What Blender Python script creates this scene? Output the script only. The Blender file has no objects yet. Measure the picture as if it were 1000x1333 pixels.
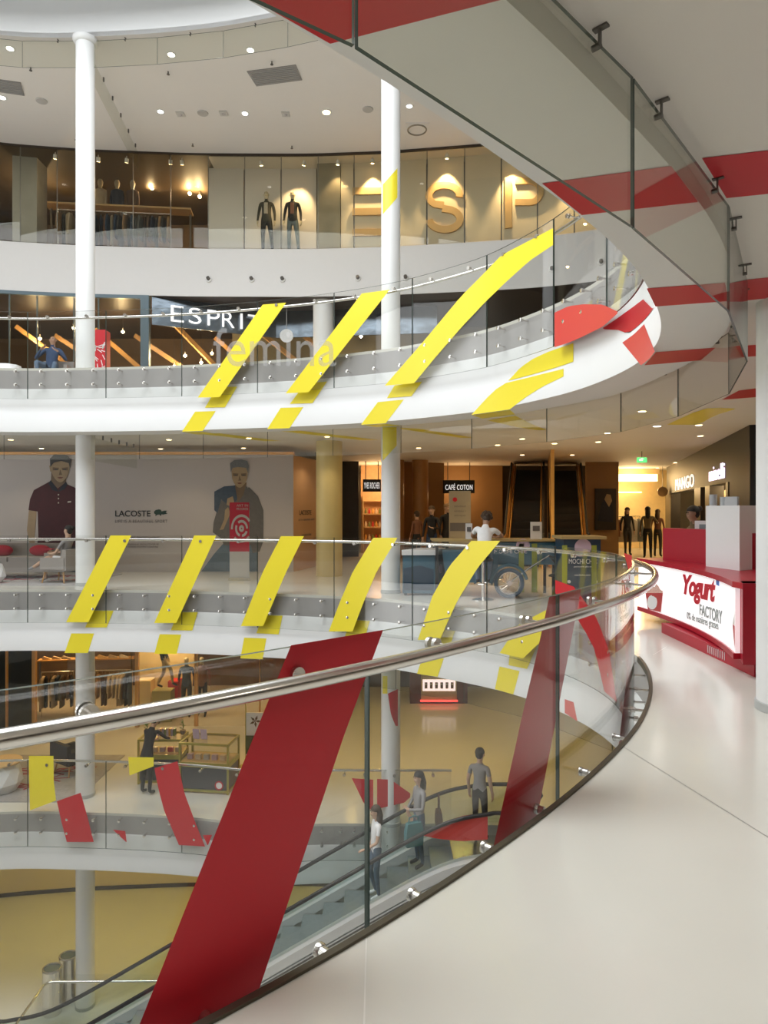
import bpy, bmesh, math, random
import numpy as np
from mathutils import Vector, Matrix
random.seed(7)
SC = bpy.context.scene
COL = SC.collection
PI = math.pi

# ------------------------------------------------------------------ camera, light, exposure
F = 889.0            # focal length in pixels of the 1000 x 1333 frame
HZ = 664.0           # horizon row
EYE = 1.65           # eye height above the gallery floor the camera stands on
cam_d = bpy.data.cameras.new('camera'); cam = bpy.data.objects.new('camera', cam_d); COL.objects.link(cam)
cam_d.sensor_fit = 'VERTICAL'; cam_d.sensor_height = 36.0; cam_d.lens = 36.0 * F / 1333.0
cam_d.shift_y = (HZ - 666.5) / 1333.0
cam_d.clip_start = 0.05; cam_d.clip_end = 200
cam.location = (0, 0, EYE); cam.rotation_euler = (PI / 2, 0, 0)
SC.camera = cam

world = bpy.data.worlds.new('sky'); SC.world = world; world.use_nodes = True
bg = world.node_tree.nodes['Background']; bg.inputs[0].default_value = (0.86, 0.93, 1.0, 1); bg.inputs[1].default_value = 0.45

def area(name, loc, sx, sy, power, col=(1, 1, 1), rot=(0, 0, 0), shape='RECTANGLE'):
    l = bpy.data.lights.new(name, 'AREA'); l.shape = shape; l.size = sx; l.size_y = sy; l.energy = power; l.color = col
    o = bpy.data.objects.new(name, l); COL.objects.link(o); o.location = loc; o.rotation_euler = rot
    return o
area('skylight_daylight', (-5.4, 7.6, 12.5), 15.5, 11, 2400, (0.93, 0.97, 1.0), shape='ELLIPSE')

for _z, _h, _pw in ((8.2, 5.6, 420), (1.75, 2.4, 380), (-2.9, 2.4, 220)):      # area lights added at unseen left end windows to brighten the fascias
    area('window_fill', (-17.75, 8.0, _z), _h, 13, _pw, (.95, .98, 1.0), (0, -PI / 2, 0))

vs = SC.view_settings; vs.view_transform = 'Standard'; vs.look = 'None'; vs.exposure = 0.0; vs.gamma = 1.0
vs.use_curve_mapping = False
SC.cycles.transparent_max_bounces = 40
SC.cycles.max_bounces = 10
SC.cycles.caustics_reflective = False; SC.cycles.caustics_refractive = False
SC.cycles.sample_clamp_indirect = 6.0

# ------------------------------------------------------------------ measuring helpers
def at_z(px, py, z):            # the point at height z that the photograph shows at (px, py)
    d = F * (EYE - z) / (py - HZ)
    return Vector(((px - 500) / F * d, d, z))
def at_y(px, py, y):            # the same at a known depth
    return Vector(((px - 500) / F * y, y, EYE - (py - HZ) / F * y))

# ------------------------------------------------------------------ materials
MATS = {}
def mat(name, col=(0.8, 0.8, 0.8), rough=0.5, metal=0.0, spec=0.5, noise=0.0, nscale=8.0, bump=0.0, emit=0.0, ecol=None, coat=0.0):
    if name in MATS: return MATS[name]
    m = bpy.data.materials.new(name); m.use_nodes = True
    nt = m.node_tree; b = nt.nodes['Principled BSDF']
    b.inputs['Base Color'].default_value = (*col, 1); b.inputs['Roughness'].default_value = rough
    b.inputs['Metallic'].default_value = metal; b.inputs['Specular IOR Level'].default_value = spec
    if coat: b.inputs['Coat Weight'].default_value = coat; b.inputs['Coat Roughness'].default_value = 0.05
    if emit:
        b.inputs['Emission Color'].default_value = (*(ecol or col), 1); b.inputs['Emission Strength'].default_value = emit
    if noise or bump:
        tc = nt.nodes.new('ShaderNodeTexCoord'); n = nt.nodes.new('ShaderNodeTexNoise')
        n.inputs['Scale'].default_value = nscale; n.inputs['Detail'].default_value = 5
        nt.links.new(tc.outputs['Object'], n.inputs['Vector'])
        if noise:
            r = nt.nodes.new('ShaderNodeMix'); r.data_type = 'RGBA'
            r.inputs[6].default_value = (*[c * (1 - noise) for c in col], 1)
            r.inputs[7].default_value = (*[min(1, c * (1 + noise)) for c in col], 1)
            nt.links.new(n.outputs['Fac'], r.inputs[0]); nt.links.new(r.outputs[2], b.inputs['Base Color'])
        if bump:
            bp = nt.nodes.new('ShaderNodeBump'); bp.inputs['Strength'].default_value = bump; bp.inputs['Distance'].default_value = 0.01
            nt.links.new(n.outputs['Fac'], bp.inputs['Height']); nt.links.new(bp.outputs['Normal'], b.inputs['Normal'])
    MATS[name] = m
    return m

def glass_mat(name, tint=(0.95, 0.97, 0.95), ior=1.5, rough=0.0, boost=1.0, haze=0.0):
    m = bpy.data.materials.new(name); m.use_nodes = True; nt = m.node_tree; nt.nodes.clear()
    out = nt.nodes.new('ShaderNodeOutputMaterial'); mx = nt.nodes.new('ShaderNodeMixShader')
    fr = nt.nodes.new('ShaderNodeFresnel'); ge = nt.nodes.new('ShaderNodeNewGeometry')
    io = nt.nodes.new('ShaderNodeMapRange'); io.inputs[3].default_value = ior; io.inputs[4].default_value = 1.0 / ior   # same reflectance from both sides of the sheet
    nt.links.new(ge.outputs['Backfacing'], io.inputs[0]); nt.links.new(io.outputs[0], fr.inputs[0])
    tr = nt.nodes.new('ShaderNodeBsdfTransparent'); tr.inputs[0].default_value = (*tint, 1)
    gl = nt.nodes.new('ShaderNodeBsdfGlossy'); gl.inputs['Roughness'].default_value = rough
    mul = nt.nodes.new('ShaderNodeMath'); mul.operation = 'MULTIPLY'; mul.inputs[1].default_value = boost; mul.use_clamp = True
    nt.links.new(fr.outputs[0], mul.inputs[0]); nt.links.new(mul.outputs[0], mx.inputs[0])
    if haze:
        df = nt.nodes.new('ShaderNodeBsdfDiffuse'); df.inputs[0].default_value = (0.9, 0.9, 0.9, 1)
        m2 = nt.nodes.new('ShaderNodeMixShader'); m2.inputs[0].default_value = haze
        nt.links.new(tr.outputs[0], m2.inputs[1]); nt.links.new(df.outputs[0], m2.inputs[2]); nt.links.new(m2.outputs[0], mx.inputs[1])
    else:
        nt.links.new(tr.outputs[0], mx.inputs[1])
    nt.links.new(gl.outputs[0], mx.inputs[2]); nt.links.new(mx.outputs[0], out.inputs[0])
    MATS[name] = m
    return m

WHITE = mat('white_plaster', (0.80, 0.80, 0.79), 0.55, noise=0.015, nscale=3)
CEIL = mat('ceiling_paint', (0.80, 0.765, 0.735), 0.7, noise=0.015, nscale=2)
BAND = mat('grey_concrete', (0.42, 0.40, 0.39), 0.5, noise=0.08, nscale=5, bump=0.05)
FLOOR = mat('polished_floor', (0.71, 0.69, 0.62), 0.16, spec=0.45, noise=0.05, nscale=1.3)
YEL = mat('yellow_vinyl', (0.90, 0.75, 0.035), 0.35, noise=0.01, nscale=20)
RED = mat('red_vinyl', (0.56, 0.010, 0.022), 0.45, noise=0.004, nscale=20)
LRED = mat('light_red_vinyl', (0.66, 0.055, 0.045), 0.4, noise=0.02, nscale=20)
STEEL = mat('brushed_steel', (0.72, 0.70, 0.67), 0.22, 1.0, noise=0.05, nscale=60)
DSTEEL = mat('dark_steel', (0.16, 0.15, 0.14), 0.4, 0.8, noise=0.05)
BRONZE = mat('bronze_edge', (0.10, 0.085, 0.06), 0.45, 0.6, noise=0.1)
BLACK = mat('black_paint', (0.015, 0.015, 0.017), 0.5, noise=0.1)
DARK = mat('dark_brown', (0.035, 0.022, 0.014), 0.5, noise=0.25, nscale=2)
WOOD = mat('warm_wood', (0.50, 0.27, 0.09), 0.45, noise=0.2, nscale=4)
PALEWOOD = mat('pale_wood', (0.66, 0.45, 0.21), 0.5, noise=0.12, nscale=6)
CREAM = mat('cream_panel', (0.78, 0.70, 0.55), 0.5, noise=0.02)
GREYP = mat('warm_grey_panel', (0.55, 0.51, 0.50), 0.5, noise=0.02)
LAMPW = mat('lamp_warm', (1, 0.8, 0.5), 0.4, emit=14, ecol=(1, 0.72, 0.36), noise=0.01)
LAMPC = mat('lamp_cool', (1, 1, 1), 0.4, emit=7, ecol=(1, 0.96, 0.88), noise=0.01)
SIGNW = mat('sign_white', (1, 1, 1), 0.4, emit=.85, ecol=(1, 1, 1), noise=0.01)
GLASS = glass_mat('balustrade_glass', (0.980, 0.985, 0.979), 1.5)
SHOPGLASS = glass_mat('shop_glass', (0.92, 0.91, 0.86), 1.42, boost=.75)
SKIRTGLASS = glass_mat('smoke_screen_glass', (0.965, 0.97, 0.935), 1.45)
GEDGE = mat('glass_edge', (0.07, 0.10, 0.085), 0.25, noise=0.1)

# ------------------------------------------------------------------ object helpers
WM = {}
def _reg(o, M): WM[o.name] = M
def thing(name, label, cat, loc=(0, 0, 0), rotz=0.0, group=None, kind=None):
    o = bpy.data.objects.new(name, None); COL.objects.link(o); o.empty_display_size = 0.1
    o.location = loc; o.rotation_euler = (0, 0, rotz)
    o['label'] = label
    if cat: o['category'] = cat
    if group: o['group'] = group
    if kind: o['kind'] = kind
    _reg(o, Matrix.Translation(Vector(loc)) @ Matrix.Rotation(rotz, 4, 'Z'))
    return o
def tag(o, label, cat=None, group=None, kind=None):
    o['label'] = label
    if cat: o['category'] = cat
    if group: o['group'] = group
    if kind: o['kind'] = kind
    return o

class MB:
    def __init__(s): s.v = []; s.f = []; s.m = []
    def add(s, vs, fs, m=0):
        b = len(s.v); s.v += [tuple(p) for p in vs]
        for q in fs: s.f.append(tuple(b + i for i in q)); s.m.append(m)
        return s
    def box(s, c, d, m=0, rz=0.0, M=None):
        x, y, z = d[0] / 2, d[1] / 2, d[2] / 2
        p = [Vector((i * x, j * y, k * z)) for k in (-1, 1) for j in (-1, 1) for i in (-1, 1)]
        R = M if M is not None else Matrix.Rotation(rz, 3, 'Z')
        p = [R @ q + Vector(c) for q in p]
        return s.add(p, [(0, 2, 3, 1), (4, 5, 7, 6), (0, 1, 5, 4), (2, 6, 7, 3), (0, 4, 6, 2), (1, 3, 7, 5)], m)
    def beam(s, a, b, w, h, m=0):       # a box from a to b, width w sideways, height h
        a, b = Vector(a), Vector(b); d = (b - a); L = d.length; y = d / L
        x = y.cross(Vector((0, 0, 1)))
        if x.length < 1e-4: x = Vector((1, 0, 0))
        x.normalize(); z = x.cross(y)
        M = Matrix((x, y, z)).transposed()
        return s.box((a + b) / 2, (w, L, h), m, M=M)
    def tube(s, path, r, n=10, m=0, closed=False, caps=True):
        P = [Vector(p) for p in path]; N = len(P); rr = r if isinstance(r, (list, tuple)) else [r] * N
        vs = []; up = None
        for i, p in enumerate(P):
            t = (P[(i + 1) % N] - P[i - 1]) if closed else (P[min(i + 1, N - 1)] - P[max(i - 1, 0)])
            t.normalize()
            if up is None:
                a = Vector((0, 0, 1)) if abs(t.z) < 0.9 else Vector((1, 0, 0))
            else: a = up
            x = a.cross(t); x.normalize(); y = t.cross(x); up = y
            for k in range(n):
                th = 2 * PI * k / n
                vs.append(p + rr[i] * (math.cos(th) * x + math.sin(th) * y))
        fs = []
        for i in range(N if closed else N - 1):
            j = (i + 1) % N
            for k in range(n):
                k2 = (k + 1) % n
                fs.append((i * n + k, i * n + k2, j * n + k2, j * n + k))
        if caps and not closed:
            fs.append(tuple(range(n - 1, -1, -1))); fs.append(tuple((N - 1) * n + k for k in range(n)))
        return s.add(vs, fs, m)
    def cyl(s, a, b, r, n=12, m=0, r2=None): return s.tube([a, b], [r, r if r2 is None else r2], n, m)
    def lathe(s, c, prof, n=24, m=0, sx=1.0, sy=1.0, rz=0.0):
        vs = []; c = Vector(c)
        for r, z in prof:
            for k in range(n):
                th = 2 * PI * k / n + rz
                vs.append((c.x + r * sx * math.cos(th), c.y + r * sy * math.sin(th), c.z + z))
        fs = []
        for i in range(len(prof) - 1):
            for k in range(n):
                k2 = (k + 1) % n; fs.append((i * n + k, i * n + k2, (i + 1) * n + k2, (i + 1) * n + k))
        fs.append(tuple(range(n - 1, -1, -1))); fs.append(tuple((len(prof) - 1) * n + k for k in range(n)))
        return s.add(vs, fs, m)
    def ball(s, c, rx, ry=None, rz=None, n=12, m=0, M=None, zmin=-1.0):
        ry = ry or rx; rz = rz or rx; rows = 8; vs = []; fs = []
        for i in range(rows + 1):
            t = zmin + (1 - zmin) * i / rows; z = math.sin(t * PI / 2); q = max(0.02, math.cos(t * PI / 2))
            for k in range(n):
                p = Vector((rx * q * math.cos(2 * PI * k / n), ry * q * math.sin(2 * PI * k / n), rz * z))
                if M is not None: p = M @ p
                vs.append(p + Vector(c))
        for i in range(rows):
            for k in range(n):
                k2 = (k + 1) % n; fs.append((i * n + k, i * n + k2, (i + 1) * n + k2, (i + 1) * n + k))
        fs.append(tuple(range(n - 1, -1, -1))); fs.append(tuple(rows * n + k for k in range(n)))
        return s.add(vs, fs, m)
    def prism(s, poly, thick, m=0):     # poly: 3-D points in order (planar), thick: extrusion vector
        n = len(poly); A = [Vector(p) for p in poly]; B = [p + Vector(thick) for p in A]
        fs = [tuple(range(n - 1, -1, -1)), tuple(range(n, 2 * n))]
        fs += [(i, (i + 1) % n, n + (i + 1) % n, n + i) for i in range(n)]
        return s.add(A + B, fs, m)
    def poly(s, pts, m=0): return s.add(pts, [tuple(range(len(pts)))], m)
    def ladder(s, rows, m=0):           # rows of points with equal length -> quads
        n = len(rows[0]); vs = [p for r in rows for p in r]
        fs = [(i * n + k, i * n + k + 1, (i + 1) * n + k + 1, (i + 1) * n + k) for i in range(len(rows) - 1) for k in range(n - 1)]
        return s.add(vs, fs, m)
    def build(s, name, mats, parent=None, smooth=True, normals=True):
        if not isinstance(mats, (list, tuple)): mats = [mats]
        me = bpy.data.meshes.new(name)
        vs_ = s.v
        M = None
        if parent is not None and parent.name in WM:
            M = WM[parent.name]; I = M.inverted(); vs_ = [tuple(I @ Vector(p)) for p in s.v]
        me.from_pydata(vs_, [], s.f)
        for mm in mats: me.materials.append(mm)
        if len(mats) > 1: me.polygons.foreach_set('material_index', s.m)
        if normals:
            bm = bmesh.new(); bm.from_mesh(me); bmesh.ops.recalc_face_normals(bm, faces=bm.faces); bm.to_mesh(me); bm.free()
        if smooth:
            me.polygons.foreach_set('use_smooth', [True] * len(me.polygons)); me.set_sharp_from_angle(angle=math.radians(38))
        me.update()
        o = bpy.data.objects.new(name, me); COL.objects.link(o)
        if parent is not None:
            o.parent = parent
            if M is not None: _reg(o, M)
        else:
            _reg(o, Matrix.Identity(4))
        return o

def part(mb, name, mats, parent, label=None, **k):
    o = mb.build(name, mats, parent, **k)
    if label: o['label'] = label
    return o
def struct(mb, name, mats, label, parent=None, **k):
    o = mb.build(name, mats, parent, **k)
    if parent is None: o['kind'] = 'structure'
    o['label'] = label
    return o
def copy_tree(o, loc=None, rotz=None, parent=None):
    c = o.copy(); COL.objects.link(c)
    if parent is not None: c.parent = parent
    if loc is not None: c.location = loc
    if rotz is not None: c.rotation_euler = (0, 0, rotz)
    for ch in o.children: copy_tree(ch, parent=c)
    return c
def text_mesh(body, shear=0.0, extrude=0.02, spacing=1.0, bold=0.0):
    cu = bpy.data.curves.new('t', 'FONT'); cu.body = body; cu.extrude = extrude; cu.shear = shear
    cu.space_character = spacing; cu.offset = bold; cu.resolution_u = 4
    o = bpy.data.objects.new('t', cu); COL.objects.link(o)
    dg = bpy.context.evaluated_depsgraph_get(); dg.update()
    me = bpy.data.meshes.new_from_object(o.evaluated_get(dg))
    bpy.data.objects.remove(o); bpy.data.curves.remove(cu)
    return me
def text(name, body, m, center, width, height, parent=None, right=(1, 0, 0), up=(0, 0, 1), shear=0.0, depth=0.02, spacing=1.0, bold=0.0, fn=None):
    me = text_mesh(body, shear, 0.5, spacing, bold)
    co = np.array([v.co[:] for v in me.vertices])
    lo, hi = co.min(0), co.max(0); c = (lo + hi) / 2; sz = np.maximum(hi - lo, 1e-6)
    r = Vector(right).normalized(); u = Vector(up).normalized(); nrm = r.cross(u)
    I = WM[parent.name].inverted() if parent is not None and parent.name in WM else Matrix.Identity(4)
    for i, v in enumerate(me.vertices):
        a, b, t = (co[i] - c) / sz
        if fn: p = fn(a, b, t)
        else: p = Vector(center) + r * (a * width) + u * (b * height) + nrm * ((t + 0.5) * depth)
        v.co = I @ p
    me.materials.clear(); me.materials.append(m)
    me.name = name
    o = bpy.data.objects.new(name, me); COL.objects.link(o)
    if parent is not None:
        o.parent = parent
        if parent.name in WM: _reg(o, WM[parent.name])
    return o

# ------------------------------------------------------------------ the plan of the void
CTRL = [(-13.2, 4.0), (-10, 1.5), (-7, .55), (-5, .5), (-3.5, .72), (-2.4, 1.08), (-1.6, 1.46), (-1.03, 1.83), (-.505, 2.243), (-.037, 2.69), (.30, 3.04),
        (.575, 3.364), (.964, 3.81), (1.677, 4.794), (2.06, 5.43), (2.357, 6.04), (2.545, 6.52), (2.74, 7.09), (2.92, 8.1), (2.86, 9.0), (2.6, 9.9), (2.12, 10.8),
        (1.56, 11.4), (.447, 12.35), (-.32, 12.85), (-1.34, 13.25), (-2.42, 13.55), (-3.95, 13.9), (-6.17, 14.12), (-8.2, 14.1), (-11, 13.3), (-13.5, 11), (-14.4, 7.5)]
CTRL0 = [p for p in CTRL if not (p[1] > 10.5 and -2 < p[0] < 2.5)]
i0 = CTRL0.index((2.6, 9.9)) + 1
CTRL0[i0:i0] = [(2.15, 10.9), (1.98, 11.6), (1.95, 12.2), (1.95, 12.8), (1.88, 13.4), (1.4, 13.6), (.2, 13.6), (-1.2, 13.62)]
class Plan:
    def __init__(s, pts, n=900, sm=9, raw=False):
        if raw: P = np.array(pts)
        else:
            c = np.array(pts); P = []
            N = len(c)
            for i in range(N):
                p0, p1, p2, p3 = c[i - 1], c[i], c[(i + 1) % N], c[(i + 2) % N]
                for t in np.linspace(0, 1, 30, endpoint=False):
                    P.append(.5 * (2 * p1 + (p2 - p0) * t + (2 * p0 - 5 * p1 + 4 * p2 - p3) * t * t + (3 * p1 - p0 - 3 * p2 + p3) * t ** 3))
            P = np.array(P); P = s._re(P, n)
            k = np.exp(-0.5 * (np.arange(-2 * sm, 2 * sm + 1) / (sm * .8)) ** 2); k /= k.sum()
            P = np.stack([np.convolve(np.concatenate([P[-2 * sm:, a], P[:, a], P[:2 * sm, a]]), k, 'valid') for a in (0, 1)], 1)
        s.P = s._re(P, n); s.n = n
        d = np.roll(s.P, -1, 0) - s.P; L = np.hypot(d[:, 0], d[:, 1]); s.s = np.concatenate([[0], np.cumsum(L)]); s.L = s.s[-1]
        t = np.roll(s.P, -1, 0) - np.roll(s.P, 1, 0); t /= np.hypot(t[:, 0], t[:, 1])[:, None]
        s.N = np.stack([-t[:, 1], t[:, 0]], 1)      # to the left of travel = into the void
    def _re(s, P, n):
        Q = np.vstack([P, P[:1]]); L = np.concatenate([[0], np.cumsum(np.hypot(*np.diff(Q, axis=0).T))])
        u = np.linspace(0, L[-1], n, endpoint=False)
        return np.stack([np.interp(u, L, Q[:, 0]), np.interp(u, L, Q[:, 1])], 1)
    def off(s, o): return s.P + s.N * (o[:, None] if isinstance(o, np.ndarray) else o)
    def pos(s, u, o=0.0):               # point at arc length u, offset o into the void
        u = u % s.L; x = u / s.L * s.n; i = int(x) % s.n; j = (i + 1) % s.n; f = x - int(x)
        if isinstance(o, np.ndarray): o = o[i] * (1 - f) + o[j] * f
        p = s.P[i] * (1 - f) + s.P[j] * f; q = s.N[i] * (1 - f) + s.N[j] * f; q = q / np.hypot(*q)
        return p + q * o
    def hit(s, px, o, far):             # where the sight line of column px meets the curve offset by o
        k = (px - 500) / F; Q = s.off(o); g = Q[:, 0] - k * Q[:, 1]; h = np.roll(g, -1)
        idx = np.nonzero((g * h <= 0) & (Q[:, 1] > .4))[0]; best = None
        for i in idx:
            f = g[i] / (g[i] - h[i] + 1e-12); j = (i + 1) % s.n; y = Q[i, 1] * (1 - f) + Q[j, 1] * f
            u = (i + f) / s.n * s.L
            if best is None or (y > best[0]) == far: best = (y, u)
        if best is None:
            i = int(np.argmin(np.abs(g) / np.maximum(Q[:, 1], .5) + (Q[:, 1] < .4) * 99)); best = (Q[i, 1], i / s.n * s.L)
        return best
E = Plan(CTRL); E0 = Plan(CTRL0, sm=5)
CTRL2 = [(-13.2, 3.8), (-10, 1.3), (-7, .33), (-5, .28), (-3.5, .52), (-2.4, .9), (-1.6, 1.27), (-.95, 1.68), (-.38, 2.15), (.02, 2.53), (.48, 3.01), (1.12, 3.73), (1.58, 4.33), (1.97, 4.96), (2.44, 5.88), (2.72, 6.7),
         (2.84, 7.5), (2.83, 8.2), (2.72, 8.95), (2.57, 9.5), (2.37, 9.97), (2.127, 10.45), (1.844, 10.93), (1.494, 11.35), (.447, 12.25), (-.32, 12.7), (-1.34, 13.15), (-2.42, 13.5), (-3.95, 13.88), (-6.17, 14.15), (-8.2, 14.15), (-11, 13.3), (-13.5, 11), (-14.4, 7.5)]
E2 = Plan(CTRL2, sm=6)
# the soffit behind the fascia varies in width around the void
E.inner = np.full(E.n, -.60); E0.inner = np.full(E0.n, -.60)
_w = [(-.3, 2.2, -.52), (1.97, 4.96, -.50), (2.72, 6.7, -.51), (2.84, 7.5, -.53), (2.83, 8.2, -.54), (2.57, 9.5, -.70), (2.1, 10.5, -.62), (-6, 14.15, -.6)]
_t = [int(np.argmin(np.hypot(E2.P[:, 0] - x, E2.P[:, 1] - y))) / E2.n * E2.L for x, y, _ in _w]
E2.inner = np.interp(np.arange(E2.n) / E2.n * E2.L, _t, [w for _, _, w in _w])
E.outer = E0.outer = .08; E2.outer = .045
for _p in (E, E0, E2): _p.inner_at = lambda u, P=_p: float(np.interp(u % P.L, np.arange(P.n) / P.n * P.L, P.inner))
def on_wall(pl, px, py, o, far, lift=0.0):     # pixel -> point on the vertical surface at offset o
    y, u = pl.hit(px, o, far); p = pl.pos(u, o + lift); z = EYE - (py - HZ) / F * y
    return Vector((p[0], p[1], z))
def on_slope(pl, px, py, o1, z1, o2, z2, far, lift=0.006):
    o = (o1 + o2) * .5
    for _ in range(8):
        y, u = pl.hit(px, o, far); z = EYE - (py - HZ) / F * y; t = min(1, max(0, (z - z1) / (z2 - z1))); o = o1 + t * (o2 - o1)
    p = pl.pos(u, o + lift); return Vector((p[0], p[1], min(max(z, z2), z1) + lift * .5))
def resample(pts, n):
    P = np.array(pts, float); L = np.concatenate([[0], np.cumsum(np.hypot(*np.diff(P, axis=0).T))])
    u = np.linspace(0, L[-1], n); return np.stack([np.interp(u, L, P[:, 0]), np.interp(u, L, P[:, 1])], 1)
def pix_grid(A, B, n=14, m=6):          # pixel grid between two edge polylines
    a, b = resample(A, n), resample(B, n)
    return [[a[i] * (1 - t) + b[i] * t for t in np.linspace(0, 1, m)] for i in range(n)]
def decal(fn, A, B, n=14, m=6):
    mb = MB(); mb.ladder([[fn(*q) for q in row] for row in pix_grid(A, B, n, m)]); return mb
# ------------------------------------------------------------------ storeys
H = 4.6
LV = {'upper': 4.6, 'gallery': 0.0, 'lower': -4.6, 'bottom': -9.2}
TOP = 11.95
RX0, RX1, RY0, RY1 = -18.0, 17.0, -7.0, 33.0
CX, CY = -5.0, 7.5
OG = 0.15             # glass stands this far off the slab edge
OF = 0.19             # white fascia face
OI = -0.60            # inner edge of the fascia soffit
FD = {'upper': 1.33, 'gallery': 1.25, 'lower': 1.15}      # fascia depth below the floor
SH = {'upper': (0.43, 0.93), 'gallery': (0.42, 0.86), 'lower': (0.42, 0.84)}
CEILZ = {'upper': 3.375, 'gallery': -1.22, 'lower': -5.72}  # ceiling hung under that storey

def to_rect(x, y):
    dx, dy = x - CX, y - CY; t = 1e9
    if dx > 1e-6: t = min(t, (RX1 - CX) / dx)
    if dx < -1e-6: t = min(t, (RX0 - CX) / dx)
    if dy > 1e-6: t = min(t, (RY1 - CY) / dy)
    if dy < -1e-6: t = min(t, (RY0 - CY) / dy)
    return CX + dx * t, CY + dy * t
def ring_plate(pl, o, z, thick):
    Q = pl.off(o)[::3]; n = len(Q); mb = MB(); vs = []
    for x, y in Q:
        X, Y = to_rect(x, y)
        vs += [(x, y, z), (X, Y, z), (x, y, z - thick), (X, Y, z - thick)]
    fs = []
    for i in range(n):
        a, b = 4 * i, 4 * ((i + 1) % n)
        fs += [(a, a + 1, b + 1, b), (a + 2, b + 2, b + 3, a + 3), (a, b, b + 2, a + 2), (a + 1, a + 3, b + 3, b + 1)]
    return mb.add(vs, fs)
def sweep(pl, prof, z, step=3, closed=True, s0=0, s1=0):
    mb = MB(); rows = []
    if closed:
        Q = [pl.off(o)[::step] for o, _ in prof]; n = len(Q[0])
        vs = [(Q[k][i][0], Q[k][i][1], z + prof[k][1]) for i in range(n) for k in range(len(prof))]
        K = len(prof); fs = [(i * K + k, i * K + k + 1, ((i + 1) % n) * K + k + 1, ((i + 1) % n) * K + k) for i in range(n) for k in range(K - 1)]
        return mb.add(vs, fs)
    n = max(3, int((s1 - s0) / .12))
    rows = [[(*pl.pos(s0 + (s1 - s0) * i / n, o), z + h) for o, h in prof] for i in range(n + 1)]
    return mb.ladder(rows)

PLANS = {'upper': E2, 'gallery': E, 'lower': E0}
fl = {}
for nm, lab in (('upper', 'pale polished floor of the upper gallery'), ('gallery', 'pale polished floor of the gallery with curved edge'), ('lower', 'pale polished floor of the lower gallery')):
    fl[nm] = struct(ring_plate(PLANS[nm], 0.0, LV[nm], 0.05), 'floor', FLOOR, lab, smooth=False)
mb = MB().box(((RX0 + RX1) / 2, (RY0 + RY1) / 2, LV['bottom'] - .05), (RX1 - RX0, RY1 - RY0, .1))
struct(mb, 'floor', FLOOR, 'polished floor of the bottom storey with bin and railing', smooth=False)
# floor joints in the foreground
mb = MB()
def strip(mb, a, b, w, z):
    a, b = Vector(a), Vector(b); d = (b - a); n = Vector((-d.y, d.x, 0)).normalized() * w / 2
    up = Vector((0, 0, z)); mb.poly([a - n + up, b - n + up, b + n + up, a + n + up])
strip(mb, at_z(811, 972, 0), at_z(1040, 1115, 0), .005, .0015)
struct(mb, 'trim_1', mat('floor_joint', (0.30, 0.29, 0.26), .5, noise=.05), 'dark joint line cut across the pale floor')
mb = MB(); strip(mb, at_z(477, 1222, 0), at_z(472, 1420, 0), .006, .0015)
strip(mb, at_z(868, 842, 0), at_z(850, 853, 0), .004, .0015)
struct(mb, 'trim_2', mat('floor_joint_pale', (0.80, 0.78, 0.72), .4, noise=.03), 'faint pale joint line in the floor')

fascia = {}; band = {}
for nm in ('upper', 'gallery', 'lower'):
    pl, z, d = PLANS[nm], LV[nm], FD[nm]; s1, s2 = SH[nm]
    nice = {'upper': 'upper gallery', 'gallery': 'gallery', 'lower': 'lower gallery'}[nm]
    band[nm] = struct(sweep(pl, [(0, -.05), (0, -s1)], z), 'slab_edge', BAND, f'grey concrete slab edge band of the {nice}')
    fascia[nm] = struct(sweep(pl, [(0, -s1), (pl.outer * .2, -s1 - .03), (pl.outer * .6, -s2 + .14), (pl.outer - .006, -s2), (pl.outer, -s2 - .01), (pl.outer, -d), (pl.inner, -d), (pl.inner, CEILZ[nm] - z + .01)], z), 'fascia', WHITE, f'white curved fascia under the {nice}')
    struct(ring_plate(pl, pl.inner, CEILZ[nm] + .05, .05), 'ceiling', CEIL, f'pale ceiling hung below the {nice}', smooth=False)
struct(ring_plate(E, -.72, TOP + .1, .1), 'ceiling', CEIL, 'pale top ceiling around the skylight opening', smooth=False)
struct(sweep(E, [(-.72, 0), (-.72, 4.6), (-.5, 4.6)], TOP), 'wall_skylight', WHITE, 'white upstand wall of the skylight')
# dark edge strip along the foreground floor edge
mb = sweep(E, [(-.022, .002), (-.020, .012), (0.010, .012), (.012, -.05)], 0, closed=False, s0=E.hit(20, 0, False)[1] - 3.0, s1=E.hit(846, 0, False)[1] + 1.6)
struct(mb, 'trim_3', BRONZE, 'dark bronze strip along the curved floor edge')
# outer walls
for nm, c, d in (('wall_left', (RX0 - .05, 13, 1.4), (.1, 40, 21.4)), ('wall_right', (RX1 + .05, 13, 1.4), (.1, 40, 21.4)),
                 ('wall_back', (-.5, RY1 + .05, 1.4), (35.2, .1, 21.4)), ('wall_front', (-.5, RY0 - .05, 1.4), (35.2, .1, 21.4))):
    struct(MB().box(c, d), nm, mat('outer_wall', (.62, .58, .52), .6, noise=.03) if nm != 'wall_front' else mat('front_wall', (.16, .12, .09), .5, noise=.1), 'plain outer wall of the mall', smooth=False)

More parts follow.
